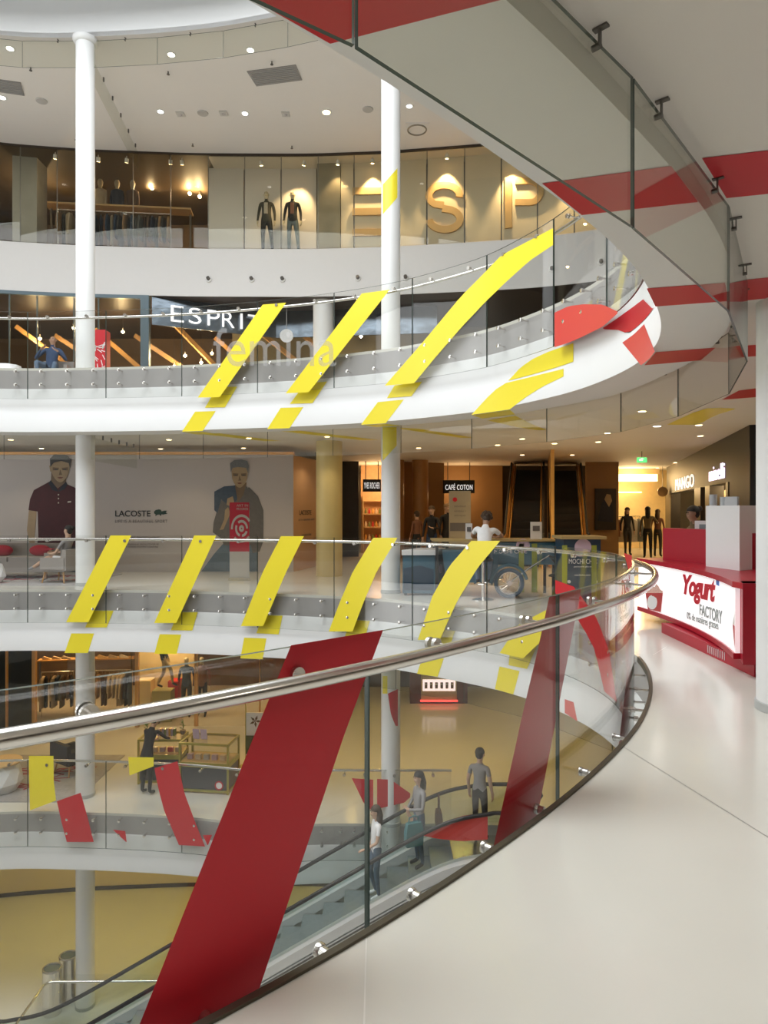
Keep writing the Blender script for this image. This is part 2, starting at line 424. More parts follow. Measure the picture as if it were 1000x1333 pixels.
# ------------------------------------------------------------------ glass balustrades
JF = [-66, 36, 138, 236.7, 335.3, 435, 537, 634, 723]
def joints(pl, full):
    far = [pl.hit(p, OG, True)[1] for p in JF]              # s decreases with px on the far side
    far = sorted(far)
    if not full: return far
    near = sorted(pl.hit(p, OG, False)[1] for p in (478, 726, 824))
    left = [near[0] - 1.55 * k for k in (3, 2, 1)]
    a, b = near[-1], far[0]; n = round((b - a) / 1.5)
    return left + near + [a + (b - a) * k / n for k in range(1, n)] + far
def pane(pl, s0, s1, o, z0, z1, t=.02, n=7):
    mb = MB(); g = .006; vs = []
    for i in range(n + 1):
        u = s0 + g + (s1 - s0 - 2 * g) * i / n
        for oo, zz in ((o - t / 2, z0), (o + t / 2, z0), (o + t / 2, z1), (o - t / 2, z1)):
            p = pl.pos(u, oo); vs.append((p[0], p[1], zz))
    for i in range(n):
        a, b = 4 * i, 4 * i + 4
        mb.add([], []) 
        mb.f += [(a, b, b + 3, a + 3), (a + 1, a + 2, b + 2, b + 1)]; mb.m += [0, 0]
        mb.f += [(a + 3, b + 3, b + 2, a + 2), (a, a + 1, b + 1, b)]; mb.m += [1, 1]
    mb.f += [(0, 3, 2, 1), (4 * n, 4 * n + 1, 4 * n + 2, 4 * n + 3)]; mb.m += [1, 1]
    mb.v = vs
    return mb
bolt_mesh = None
def bolt_at(parent, pl, u, z, o_from, o_to, r=.026):
    global bolt_mesh
    if bolt_mesh is None:
        b = MB(); b.tube([(0, 0, 0), (0, .1, 0)], .013, 8); b.tube([(0, .118, 0), (0, .126, 0), (0, .1365, 0), (0, .139, 0)], [.026, .03, .03, .022], 14)
        b.tube([(0, .09, 0), (0, .117, 0)], .024, 12)
        o = b.build('standoff_bolt', STEEL); bolt_mesh = o.data; bpy.data.objects.remove(o)
    p = pl.pos(u, o_from); q = pl.pos(u, o_to); ang = math.atan2(q[1] - p[1], q[0] - p[0]) - PI / 2
    o = bpy.data.objects.new('standoff_bolt', bolt_mesh); COL.objects.link(o); o.parent = parent
    loc = WM[parent.name].inverted() @ Vector((p[0], p[1], z)); o.location = loc; o.rotation_euler = (0, 0, ang)
    o.scale = (1, np.hypot(*(q - p)) / .1365, 1)
    return o
bal = {}
for nm, full, lab in (('upper', False, 'curved glass balustrade of the upper gallery with steel handrail'),
                      ('gallery', True, 'long curved glass balustrade around the gallery void with red and yellow stripes'),
                      ('lower', False, 'curved glass balustrade of the lower gallery with steel handrail')):
    pl, z = PLANS[nm], LV[nm]
    J = joints(pl, full)
    if nm == 'upper':
        a = pl.hit(721, OG, True)[1]; J = sorted([pl.hit(p, OG, True)[1] for p in JF[:-1]]); J = [a - 4.5, a - 3.0, a - 1.45, a] + J
    if nm == 'lower':
        J = sorted([pl.hit(p, OG, True)[1] for p in JF[:6] + [488, 588]])
    c = pl.pos(J[len(J) // 2]); t = thing('glass_balustrade', lab, 'balustrade', (c[0], c[1], z)); bal[nm] = t
    for a, b in zip(J[:-1], J[1:]):
        part(pane(pl, a, b, OG, z - .66, z + 1.13), 'glass_pane', [GLASS, GEDGE], t)
        for f in (1 / 6, .5, 5 / 6):
            for dz in (-.09, -.37): bolt_at(t, pl, a + (b - a) * f, z + dz, 0, OG + .012)
    # handrail inside the glass
    zr = z + 1.045; n = int((J[-1] - J[0]) / .1)
    mb = MB(); mb.tube([(*pl.pos(J[0] + (J[-1] - J[0]) * i / n, -.045), zr) for i in range(n + 1)], .029 if nm == 'gallery' else .0255, 16)
    rail = part(mb, 'handrail', STEEL, t)
    for a, b in zip(J[:-1], J[1:]):
        for f in (.25, .75):
            u = a + (b - a) * f; p0 = pl.pos(u, -.04); p1 = pl.pos(u, .10); p2 = pl.pos(u, OG - .012); p3 = pl.pos(u, OG + .026); p4 = pl.pos(u, OG + .01)
            mb = MB(); mb.tube([(*p0, zr - .02), (*((p0 + p1) / 2), zr - .025), (*p1, zr - .02), (*p2, zr - .02)], .009, 8)
            mb.tube([(*pl.pos(u, OG - .03), zr - .02), (*p2, zr - .02)], .030, 16); mb.tube([(*p4, zr - .02), (*p3, zr - .02)], .030, 16)
            part(mb, 'handrail_bracket', STEEL, rail)

# ------------------------------------------------------------------ smoke screens: glass skirts clamped under the ceilings
for nm in ('upper', 'gallery', 'top'):
    zc = TOP if nm == 'top' else CEILZ[nm]
    PE = E2 if nm == 'upper' else E; OO = (lambda u: -.80) if nm == 'top' else (lambda u: PE.inner_at(u) - .085); o = -.60 if nm == 'upper' else -.69
    zb, zt = zc - .625, zc - .045
    if nm == 'upper':
        u0 = PE.hit(824, o, False)[1]
        S = [u0 + 1.4 * k for k in range(-2, 17)]
    elif nm == 'gallery': S = [E.hit(700, o, True)[1] + 1.4 * k for k in range(-3, 8)]
    else: S = [E.hit(372, o, True)[1] + 1.42 * k for k in range(-1, 7)]
    c = PE.pos(S[len(S) // 2], OO(S[len(S) // 2]))
    lab = {'upper': 'glass smoke screen clamped below the ceiling over the gallery', 'gallery': 'glass smoke screen clamped below the ceiling over the lower gallery', 'top': 'glass smoke screen hung around the skylight opening'}[nm]
    t = thing('glass_smoke_screen', lab, 'glass screen', (c[0], c[1], zb))
    for a, b in zip(S[:-1], S[1:]):
        p, q = PE.pos(a, OO(a)), PE.pos(b, OO(b)); d = q - p; L = np.hypot(*d); d /= L; nn = np.array([-d[1], d[0]])
        mb = MB(); g = .005; T = .012
        vs = []
        for e, ww in ((p + d * g, 0), (q - d * g, 1)):
            for s_ in (-1, 1):
                for zz in (zb, zt): vs.append((*(e + nn * T / 2 * s_), zz))
        mb.add(vs, [(0, 4, 5, 1), (2, 3, 7, 6)], 0); mb.add(vs, [(0, 1, 3, 2), (4, 6, 7, 5), (0, 2, 6, 4), (1, 5, 7, 3)], 1)
        part(mb, 'glass_pane', [SKIRTGLASS, GEDGE], t, smooth=False)
        for f in (.2, .8) if nm != 'top' else (.5,):
            e = p + d * L * f; mb = MB(); rz = math.atan2(d[1], d[0])
            mb.box((*(e - nn * .02), zc - .005), (.024, .055, .008), rz=rz); mb.box((*(e - nn * .016), zc - .035), (.018, .006, .066), rz=rz)
            mb.tube([(*(e - nn * .02), zc - .066), (*(e + nn * .013), zc - .066)], .012, 10)
            part(mb, 'glass_clamp', DSTEEL, t)

# unseen window frames added around the left end area lights
_n = 4
for z0, z1 in ((5.3, 11.1), (.5, 3.0), (-4.2, -1.7)):
    t = thing('window_%d' % _n, 'tall gridded window frame added around the unseen left end light', None, (-17.9, 8.0, z0), kind='structure'); _n += 1
    for k in range(8): part(MB().box((-17.86, 1.5 + 13 * k / 7, (z0 + z1) / 2), (.1, .08, z1 - z0)), 'mullion', DSTEEL, t, smooth=False)
    for z in (z0, z1): part(MB().box((-17.86, 8.0, z), (.1, 13, .08)), 'rail', DSTEEL, t, smooth=False)
# ------------------------------------------------------------------ red and yellow stripes
def glass_stripe(nm, A, B, m, far=True, n=16, k=6, o_=OG + .013):
    o = decal(lambda x, y: on_wall(PLANS[nm], x, y, o_, far), A, B, n, k)
    col = 'yellow' if m is YEL else 'red'
    return part(o, 'vinyl_stripe', m, bal[nm], f'{col} vinyl stripe on the glass')
def face_stripe(nm, A, B, m, far=True, n=10, k=8):
    o = decal(lambda x, y: on_wall(PLANS[nm], x, y, PLANS[nm].outer, far, .003), A, B, n, k)
    return part(o, 'painted_stripe', m, fascia[nm], ('yellow' if m is YEL else 'red') + ' stripe on the white fascia')
def slope_stripe(nm, A, B, m, far=True, n=10, k=8):
    s1, s2 = SH[nm]; z = LV[nm]
    def fn(x, y):
        O = PLANS[nm].outer; v = on_slope(PLANS[nm], x, y, O * .2, z - s1, O * .6, z - s2 + .14, far)
        if v.z <= z - s2 + .15: v = on_slope(PLANS[nm], x, y, O * .6, z - s2 + .14, O - .006, z - s2, far)
        return v
    return part(decal(fn, A, B, n, k), 'painted_stripe', m, fascia[nm], ('yellow' if m is YEL else 'red') + ' stripe on the sloping ledge')
def flat_stripe(parent, z, A, B, m, n=6, k=4):
    o = decal(lambda x, y: at_z(x, y, z), A, B, n, k)
    return part(o, 'painted_stripe', m, parent, ('yellow' if m is YEL else 'red') + ' stripe painted overhead')

# gallery balustrade, far side
for A, B in (([(144, 697), (86, 810)], [(171, 697), (115, 810)]),
             ([(253, 697), (200.7, 811)], [(281.5, 697), (229.5, 811)]),
             ([(365.7, 698), (342, 745), (313.7, 815)], [(395.7, 698), (371, 748), (342.5, 815)]),
             ([(486, 700), (459, 745), (442, 785), (428, 822)], [(517.6, 700), (490, 745), (473, 785), (459, 822)]),
             ([(613.6, 704), (585, 737), (563, 776), (544, 833)], [(651.4, 704), (622, 739), (595, 783), (572.5, 833)]),
             ([(740, 784), (715, 792), (675, 813), (650.5, 850)], [(740, 818), (720, 826), (700, 839), (681, 857)])):
    glass_stripe('gallery', A, B, YEL)
for q in (((93, 824.5), (122.5, 824.5), (114.5, 850), (84, 850)), ((208, 825.5), (236, 826), (230, 851.5), (201, 851)), ((318, 830), (347, 831), (342, 858), (313, 857)),
          ((433, 839), (463, 841), (456, 868), (426, 866)), ((551, 853), (578, 857), (570, 881), (543, 877)), ((650.5, 867.5), (676.6, 873.5), (668.5, 904), (644.5, 897))):
    face_stripe('gallery', [q[0], q[3]], [q[1], q[2]], YEL)
for q in (((121, 795), (148, 795), (139, 817), (111, 817)), ((232, 797), (257.5, 797), (250.5, 821), (222.5, 820.5)), ((342, 801), (368, 801.5), (363, 826), (334, 824.5)),
          ((456, 807), (481.6, 808.4), (475, 832), (449, 830)), ((570, 817), (593, 820), (584, 848), (560, 845)), ((664, 850), (699.4, 841), (686.5, 871), (662.5, 866))):
    slope_stripe('gallery', [q[0], q[3]], [q[1], q[2]], YEL)
glass_stripe('gallery', [(723, 772), (745, 795), (762, 822), (774, 845), (787, 900)], [(723, 755), (748, 764), (777, 805), (793, 847), (803, 914)], RED)
glass_stripe('gallery', [(812.6, 720), (819, 745)], [(824, 723.5), (825, 743)], RED)
face_stripe('gallery', [(735.6, 910), (735.6, 928)], [(747, 914), (752, 939)], LRED)
# gallery balustrade, near side: the two tall red stripes and the one at the bend
glass_stripe('gallery', [(379, 840), (330, 960), (182, 1333), (150, 1413)], [(499, 820), (447, 960), (338, 1286), (302, 1393)], RED, far=False, n=30, k=8, o_=OG - .012)
glass_stripe('gallery', [(715.4, 776), (700, 847), (680, 931), (643, 1100), (634, 1141)], [(757, 766), (742, 843), (727, 921), (702.4, 1049), (693, 1094)], RED, far=False, n=30, k=6)
glass_stripe('gallery', [(822, 830), (814, 900), (806, 966), (801, 1000)], [(834, 830), (829, 890), (822, 950), (817, 985)], RED, far=False)
# upper gallery
for A, B in (([(342, 396.5), (257.5, 517.5)], [(372.5, 394), (286, 517)]), ([(471, 382), (372, 512)], [(507.5, 377), (402, 510.5)]),
             ([(720, 297), (680, 318), (653, 332), (627, 359), (600, 386), (550, 446), (501, 502)], [(720, 319), (690, 339), (660, 366), (632, 393), (600, 427), (568, 464), (539, 499)])):
    glass_stripe('upper', A, B, YEL, n=24)
for q in (((254, 536), (281, 535), (264, 561), (237, 562)), ((365.5, 531), (395, 530), (377, 557.5), (348, 558.5)), ((492, 523.5), (526, 520), (502.5, 551), (470, 553))):
    face_stripe('upper', [q[0], q[3]], [q[1], q[2]], YEL)
face_stripe('upper', [(614, 540), (633, 519), (653, 500), (690, 491), (734, 480)], [(664, 533), (674, 525), (684, 517.6), (706, 503.6), (734, 490)], YEL)
slope_stripe('upper', [(661.6, 498), (675, 481), (692, 468.6), (712, 459), (747, 447)], [(661.6, 499), (680, 494), (700, 489), (722, 483), (747, 474)], YEL)
for q in (((283, 504), (309, 503.5), (293, 530.5), (267, 531)), ((398, 499), (426, 497), (407, 525), (377.5, 526)), ((514, 502), (550, 497), (536, 516), (504, 518.5))):
    slope_stripe('upper', [q[0], q[3]], [q[1], q[2]], YEL)
glass_stripe('upper', [(722, 407), (740, 398.6), (759.6, 396), (785, 396.5), (804, 405.6)], [(722, 452), (738, 447), (757, 439), (785, 425), (804, 408)], LRED)
slope_stripe('upper', [(785, 427.5), (804, 415), (822, 402), (838, 390)], [(788, 429), (806, 430), (824, 437), (852, 404)], RED)
face_stripe('upper', [(810.6, 446), (826, 435), (839, 422)], [(835, 475.6), (846, 467), (853, 457.6)], LRED)
# overhead: fascia soffit and ceiling
ZS = LV['upper'] - FD['upper'] - .003; ZC = CEILZ['upper'] - .003
ceil_up = [o for o in bpy.data.objects if o.name.startswith('ceiling') and 'upper' in o.get('label', '')][0]
fu = fascia['upper']
flat_stripe(fu, ZS, [(430, 57), (330, 0), (300, -17)], [(652, 0), (625, -40), (600, -75)], RED)
flat_stripe(fu, ZS, [(706, 239), (757.5, 280)], [(874, 216), (909, 263)], RED)
def ceil_band(p0, p1, q0, q1, L):      # a stripe that runs on across the ceiling for L metres
    A, A1, B, B1 = (at_z(*p, ZC) for p in (p0, p1, q0, q1)); d = ((A1 - A).normalized() + (B1 - B).normalized()).normalized()
    part(MB().ladder([[A, B], [A + d * L, B + d * L]]), 'painted_stripe', RED, ceil_up, 'red stripe painted overhead')
ceil_band((914, 206), (1000, 198.5), (946, 258), (1000, 251), 8.5)
flat_stripe(fu, ZS, [(842, 375.5), (853.5, 399)], [(944, 368), (949, 392)], RED)
ceil_band((966, 365), (1000, 361.5), (974, 391), (1000, 388), 6.0)
flat_stripe(fu, ZS, [(854, 458.5), (839, 475.5)], [(932, 452.5), (912.5, 469)], RED)
ceil_band((955, 451), (977, 449.3), (950, 466), (977, 464.3), 4.0)
flat_stripe(ceil_up, ZC, [(962, 508.5), (939.6, 520.5)], [(1010, 502), (1010, 515)], RED)
flat_stripe(ceil_up, ZC, [(868, 553), (900, 538), (925, 530), (957, 532)], [(905, 553), (917, 549), (930, 541), (957, 532.6)], YEL)
flat_stripe(fu, ZS, [(237.5, 562.6), (256, 565.5)], [(264, 562), (283, 565)], YEL)
for A, B in (([(250, 563.6), (345, 574.4)], [(277, 563), (366, 574)]), ([(352, 560), (470, 573)], [(382, 559.6), (494, 572.6)]), ([(505, 556), (600, 570)], [(545, 558), (616, 569.6)]), ([(634, 547), (672, 556), (700, 560)], [(671, 541), (690, 551), (712, 559.6)])):
    flat_stripe(ceil_up, ZC, A, B, YEL)
flat_stripe(fu, ZS, [(470.5, 553.6), (490, 556)], [(503, 551.8), (522, 554)], YEL)
flat_stripe(fu, ZS, [(614.5, 540.6), (628, 545)], [(664, 533.6), (671, 539.5)], YEL)
# lower gallery
for A, B, m in (([(37.6, 984), (38, 1020), (39, 1055)], [(69.6, 984), (70, 1018), (73, 1042)], YEL), ([(167, 985.5), (168.6, 1009.5)], [(200, 986), (200, 997.5)], YEL),
                ([(74, 1043), (80, 1070), (87, 1096)], [(105, 1032), (114, 1064), (122, 1096)], RED), ([(147, 1080), (164, 1096)], [(163, 1082), (165, 1096)], RED),
                ([(201, 1000), (207, 1030), (214, 1056), (233, 1100)], [(231, 991), (240, 1032), (254, 1070), (267, 1102)], RED), ([(264, 1087), (270, 1100)], [(276, 1087), (271, 1100)], RED),
                ([(458, 1013), (474, 1046), (486, 1057)], [(486, 1015), (486, 1035), (486, 1057.5)], RED), ([(491, 1014), (491, 1053)], [(509, 1015), (526, 1045)], RED), ([(509, 1015), (526, 1045)], [(534.4, 1033), (534, 1038)], RED)):
    glass_stripe('lower', A, B, m)

# big pale word on the upper glass
def femina(a, b, t):
    return on_wall(E2, 358 + a * 160, 452 - b * 50 + 6 * 0, OG + .011, True, .004 + t * .002)
o = text('frosted_lettering', 'femina', glass_mat('frosted_film', (.95, .95, .95), 1.3, .2, 1.0, haze=.11), (0, 0, 0), 1, 1, bal['upper'], fn=femina)
o['label'] = 'pale translucent lettering on the glass'

# ------------------------------------------------------------------ round columns
def column(x, y, r, z0, z1, label, m=WHITE, ring=True, group=None):
    t = thing('column', label, 'column', (x, y, z0), group=group)
    part(MB().lathe((x, y, z0), [(r, 0), (r, z1 - z0)], 40), 'shaft', m, t)
    return t
def collar(t, x, y, r, z): part(MB().lathe((x, y, z), [(r + .012, .002), (r + .012, .07), (r + .002, .075)], 40), 'base_ring', mat('column_base', (.45, .46, .45), .4, noise=.05), t)
def on_col(px, py, cx, cy, r):
    k = (px - 500) / F; a = k * k + 1; b = -2 * (k * cx + cy); c = cx * cx + cy * cy - r * r
    d = b * b - 4 * a * c
    y = (-b - math.sqrt(max(0, d))) / (2 * a); return Vector((k * y, y, EYE - (py - HZ) / F * y))
C1 = (-6.54, 14.95); C2 = (.135, 13.62)
col1 = column(*C1, .195, -9.2, TOP, 'tall white round column beside the seating area')
part(MB().lathe((*C1, TOP - .12), [(.20, 0), (.24, .03), (.26, .08), (.26, .1198)], 40), 'capital', WHITE, col1)
for z in (4.6, 0, -4.6, -9.2): collar(col1, *C1, .195, z)
col2 = column(*C2, .19, -9.2, TOP, 'tall white round column with yellow patches beside the blue freezer')
for z in (0, -4.6): collar(col2, *C2, .19, z)
def col_decal(A, B, m):
    part(decal(lambda x, y: on_col(x, y, C2[0], C2[1], .1925), A, B, 8, 8), 'painted_patch', m, col2, ('yellow' if m is YEL else 'red') + ' patch on the white column')
col_decal([(498.5, 240), (498.5, 279)], [(517.5, 219), (517.5, 257)], YEL)
col_decal([(498.2, 556), (498.2, 600)], [(516.5, 556), (516.5, 580)], YEL)
col_decal([(498.2, 596), (498.2, 598)], [(500, 590), (516.5, 578)], YEL)
col_decal([(498.2, 880), (498.2, 903)], [(504.5, 880), (504.5, 903)], YEL)
col_decal([(505, 903), (509, 930), (515, 945)], [(518, 897), (518, 925), (518, 945)], RED)
column(3.34, 5.62, .245, 0, CEILZ['upper'], 'large white round column beside the yogurt kiosk')
collar(bpy.data.objects['column.002'], 3.34, 5.62, .245, 0)
GOLDC = mat('gold_paint', (.62, .50, .22), .4, noise=.04)
column(-1.38, 17.2, .33, 0, CEILZ['upper'], 'wide olive gold round column beside the poster hoarding', GOLDC)
# ------------------------------------------------------------------ far wall with shops
WP = [(-17.9, 15.2), (-15.0, 17.2), (-12.8, 18.4), (-10.8, 19.16), (-8.5, 19.5), (-5.5, 19.72), (-2.2, 19.75), (0, 19.6), (2.17, 19.3), (4.16, 18.96), (5.65, 18.45), (8, 17.3), (11, 15.2), (14, 12.5), (16.9, 9.5)]
_wp = np.array(WP); _wx = np.linspace(WP[0][0], WP[-1][0], 160)
_wy = np.interp(_wx, _wp[:, 0], _wp[:, 1]); _k = np.hanning(11); _k /= _k.sum()
_wy = np.convolve(np.concatenate([[_wy[0]] * 5, _wy, [_wy[-1]] * 5]), _k, 'valid')
def wall_at(px, dy=0.0):          # point on the far wall plan at image column px
    k = (px - 500) / F; g = _wx - k * (_wy + dy); i = int(np.nonzero(g[:-1] * g[1:] <= 0)[0][0]); f = g[i] / (g[i] - g[i + 1])
    return np.array([_wx[i] * (1 - f) + _wx[i + 1] * f, (_wy[i] * (1 - f) + _wy[i + 1] * f) + dy])
def wall_strip(px0, px1, z0, z1, dy=0.0, t=.1, n=24, x0=None, x1=None):    # a curved slab following the wall
    a = x0 if x0 is not None else wall_at(px0, dy)[0]; b = x1 if x1 is not None else wall_at(px1, dy)[0]
    mb = MB(); rows = []
    for i in range(n + 1):
        x = a + (b - a) * i / n; y = float(np.interp(x, _wx, _wy)) + dy
        rows.append([(x, y, z0), (x, y, z1), (x, y + t, z1), (x, y + t, z0), (x, y, z0)])
    mb.ladder(rows)
    for r in (rows[0], rows[-1]): mb.add(r[:4], [(0, 1, 2, 3)])
    return mb
BULKZ = (7.82, 9.2)
struct(wall_strip(0, 0, BULKZ[0], BULKZ[1], 0, .35, 70, WP[0][0], WP[-1][0]), 'wall_bulkhead', mat('bulkhead_paint', (.70, .69, .68), .6, noise=.015), 'pale grey curved bulkhead between the shop storeys')
# upper shop floor and dark shop ceilings
def back_plate(z, t, y1=RY1, x0=WP[0][0], x1=WP[-1][0]):
    mb = MB(); rows = []
    for i in range(61):
        x = x0 + (x1 - x0) * i / 60; y = float(np.interp(x, _wx, _wy)) + .02
        rows.append([(x, y, z), (x, y1, z), (x, y1, z - t), (x, y, z - t), (x, y, z)])
    mb.ladder(rows); return mb
struct(back_plate(9.2, .3), 'floor', mat('shop_floor', (.30, .20, .12), .35, noise=.2, nscale=3), 'brown floor of the upper shop', smooth=False)
struct(back_plate(7.86, .05), 'ceiling', DARK, 'dark ceiling of the glazed shop on the upper gallery', smooth=False)
struct(back_plate(TOP - .02, .03), 'ceiling', mat('shop_dark_ceiling', (.10, .07, .04), .6, noise=.2), 'dark ceiling of the top shop', smooth=False)
BROWN = mat('brown_wall', (.14, .085, .045), .55, noise=.25, nscale=2)
for z0, z1, lab in ((9.2, TOP, 'brown back wall of the top shop'), (4.6, 7.85, 'brown back wall of the upper gallery shop')):
    struct(MB().box((-9, 24.6, (z0 + z1) / 2), (17.8, .1, z1 - z0)), 'wall_shop', BROWN, lab, smooth=False)

# ---- top storey glazing
JW = [26 - 49, 26, 74, 123, 173, 222, 271, 318.5, 366, 414, 461, 508, 556, 605, 653, 700, 748, 796]
win = thing('window_1', 'tall glazed shopfront of the top storey', None, (*wall_at(366), 9.2), kind='structure')
for a, b in zip(JW[:-1], JW[1:]):
    p, q = wall_at(a), wall_at(b); d = (q - p) / np.hypot(*(q - p)); n_ = np.array([-d[1], d[0]]); e = d * .006
    mb = MB(); mb.prism([(*(p + e), 9.22), (*(q - e), 9.22), (*(q - e), TOP - .06), (*(p + e), TOP - .06)], (*(n_ * .012), 0)); part(mb, 'pane', SHOPGLASS, win, smooth=False)
    mb = MB(); mb.box((*(p + n_ * .03), (9.2 + TOP) / 2), (.018, .03, TOP - 9.24), rz=math.atan2(d[1], d[0])); part(mb, 'mullion', mat('mullion', (.22, .21, .19), .4, .5, noise=.05), win, smooth=False)
struct(wall_strip(-23, 796, TOP - .06, TOP, -.01, .04, 60), 'trim_4', DARK, 'thin dark head trim over the top shopfront')
# display panels behind the glazing
for k, (a, b) in enumerate(((271, 318), (318, 366), (366, 413))):
    struct(wall_strip(a + 1, b - 1, 9.2, TOP - .03, .75, .05, 6), 'wall_panel', mat('display_white', (.72, .69, .67), .5, noise=.02), 'white display panel behind the mannequins')
struct(wall_strip(413, 443, 9.2, TOP - .03, .45, .5, 6), 'wall_pier', mat('rough_concrete', (.32, .29, .22), .7, noise=.2, nscale=3), 'bare concrete pier in the shop window')
for a, b in ((443, 461), (461, 508), (508, 556), (556, 605), (605, 653), (653, 700), (700, 748), (748, 796)):
    struct(wall_strip(a + 1, b - 1, 9.2, TOP - .03, .5, .05, 6), 'wall_panel', CREAM, 'cream display panel behind the big letters')
struct(wall_strip(16, 48, 9.2, TOP - .03, .6, .6, 6), 'wall_pier', mat('grey_pier', (.36, .35, .31), .7, noise=.15, nscale=3), 'bare concrete pier at the clothes rails')
struct(wall_strip(271, 800, TOP - .06, TOP - .055, .06, .75, 40), 'ceiling_display', mat('display_soffit', (.72, .66, .56), .6, noise=.02), 'pale soffit above the shop window display')
# big wooden letters E S P
def letter(name, label, mbs):
    t = thing(name, label, 'letter', mbs[0][1], group=None)
    for mb, _ in mbs: part(mb, 'stroke', PALEWOOD, t)
    return t
def pat(px, py, dy): 
    p = wall_at(px, dy); return Vector((p[0], p[1], EYE - (py - HZ) / F * p[1]))
DY = .43
bars = []
for y0, y1 in ((244, 253), (271, 280), (298, 307)):
    bars.append((MB().prism([pat(459, y0, DY), pat(497, y0 - .6, DY), pat(497, y1 - .6, DY), pat(459, y1, DY)], (0, .06, 0)), pat(478, 307, DY)))
letter('wall_letter', 'pale wood letter E of three bars on the cream wall', bars)
def stroke(path, w, dy):           # ribbon along a pixel path
    P = np.array(path, float); t = np.gradient(P, axis=0); t /= np.hypot(t[:, 0], t[:, 1])[:, None]; n = np.stack([-t[:, 1], t[:, 0]], 1) * w / 2
    A, B = P + n, P - n; mb = MB(); rows = []
    for a, b in zip(A, B):
        p, q = pat(*a, dy), pat(*b, dy); rows.append([p, q, q + Vector((0, .06, 0)), p + Vector((0, .06, 0)), p])
    mb.ladder(rows)
    for r in (rows[0], rows[-1]): mb.add(r[:4], [(0, 1, 2, 3)])
    return mb
up_ = [(598, 256)] + [(578.5 + 20 * math.cos(a), 254.5 - 14 * math.sin(a)) for a in np.linspace(.1, PI + .9, 18)] + [(578, 267)]
lo_ = [(578, 272)] + [(579 + 20 * math.cos(a), 285 + 13.5 * math.sin(a)) for a in np.linspace(-1.3, PI, 18)]
lo_ = [(576, 271)] + [(579 + 20 * math.cos(a), 285 + 13.5 * math.sin(a)) for a in np.linspace(-1.1, PI - .05, 18)]
letter('wall_letter', 'pale wood letter S with a gap in its middle', [(stroke(up_, 9, DY), pat(578, 303, DY)), (stroke(lo_, 9, DY), pat(578, 303, DY))])
bowl = [(671, 235.5), (690, 235)] + [(690 + 14 * math.cos(a), 249 - 14 * math.sin(a)) for a in np.linspace(PI / 2, -PI / 2, 12)] + [(671, 263)]
letter('wall_letter', 'pale wood stencil letter P with detached bowl', [(MB().prism([pat(657.5, 231, DY), pat(666.5, 230.5, DY), pat(666.5, 296, DY), pat(657.5, 297, DY)], (0, .06, 0)), pat(680, 300, DY)), (stroke(bowl, 8, DY), pat(680, 300, DY))])
struct(MB().box((*wall_at(629, .49), 10.2), (.95, .05, 2.0), rz=math.atan2(wall_at(640)[1] - wall_at(620)[1], wall_at(640)[0] - wall_at(620)[0])), 'door_1', mat('cream_door', (.74, .67, .53), .5, noise=.02), 'plain cream service door beside the letter P', smooth=False)

# ---- spotlights
def spot(name, loc, target, power, angle=60, col=(1, .70, .34), blend=.6, size=.04):
    l = bpy.data.lights.new(name, 'SPOT'); l.energy = power; l.spot_size = math.radians(angle); l.spot_blend = blend; l.color = col; l.shadow_soft_size = size
    o = bpy.data.objects.new(name, l); COL.objects.link(o); o.location = loc
    o.rotation_euler = (Vector(target) - Vector(loc)).to_track_quat('-Z', 'Y').to_euler(); return o
def point(name, loc, power, col=(1, .72, .38), size=.1):
    l = bpy.data.lights.new(name, 'POINT'); l.energy = power; l.color = col; l.shadow_soft_size = size
    o = bpy.data.objects.new(name, l); COL.objects.link(o); o.location = loc; return o
def track_spot(px, py, dy, tgt, power, label, angle=70, body=WHITE):
    p = pat(px, py, dy); p.z = min(p.z, TOP - .19); tgt = Vector(tgt); d = (tgt - p).normalized()
    t = thing('track_spotlight', label, 'spotlight', p, group='spotlights over the top shop window')
    mb = MB(); mb.cyl(p - d * .07, p + d * .05, .055, 12); part(mb, 'lamp_head', body, t)
    mb = MB(); mb.cyl(p + d * .045, p + d * .053, .046, 12); part(mb, 'lens', LAMPW, t)
    mb = MB(); mb.cyl(p + Vector((0, 0, .02)), Vector((p.x, p.y, TOP - .02)), .012, 8); part(mb, 'stem', body, t)
    if power: spot('spotlight_beam', p + d * .08, tgt, power, angle)
for px, py, tx, ty, pw in ((340, 208, 345, 262, 0), (396, 206, 386, 262, 200), (485, 206, 485, 290, 330), (582, 204, 579, 290, 330), (664, 206, 672, 290, 330), (760, 206, 755, 290, 300), (440, 206, 436, 290, 50), (72, 203, 70, 250, 0), (128, 204, 128, 250, 0), (165, 204, 160, 250, 0), (222, 205, 222, 250, 0), (237, 205, 240, 250, 0)):
    track_spot(px, py, .2, pat(tx, ty, .5), pw, 'small ceiling spotlight inside the top shop window', 75)
# round eyeball fittings on the bulkhead
for px, py in ((272, 364), (328, 364), (368, 364), (466, 362.5), (528, 362), (718, 351), (782, 342)):
    p = pat(px, py, 0); t = thing('eyeball_light', 'round white eyeball light on the curved bulkhead', 'wall light', p, group='eyeball lights on the bulkhead')
    mb = MB(); mb.tube([p, p + Vector((0, -.03, 0)), p + Vector((0, -.05, -.0))], [.085, .085, .07], 18); part(mb, 'ring', WHITE, t)
    mb = MB(); mb.tube([p + Vector((0, -.04, .01)), p + Vector((-.01, -.10, .03))], [.055, .05], 14); part(mb, 'lamp_head', DSTEEL, t)

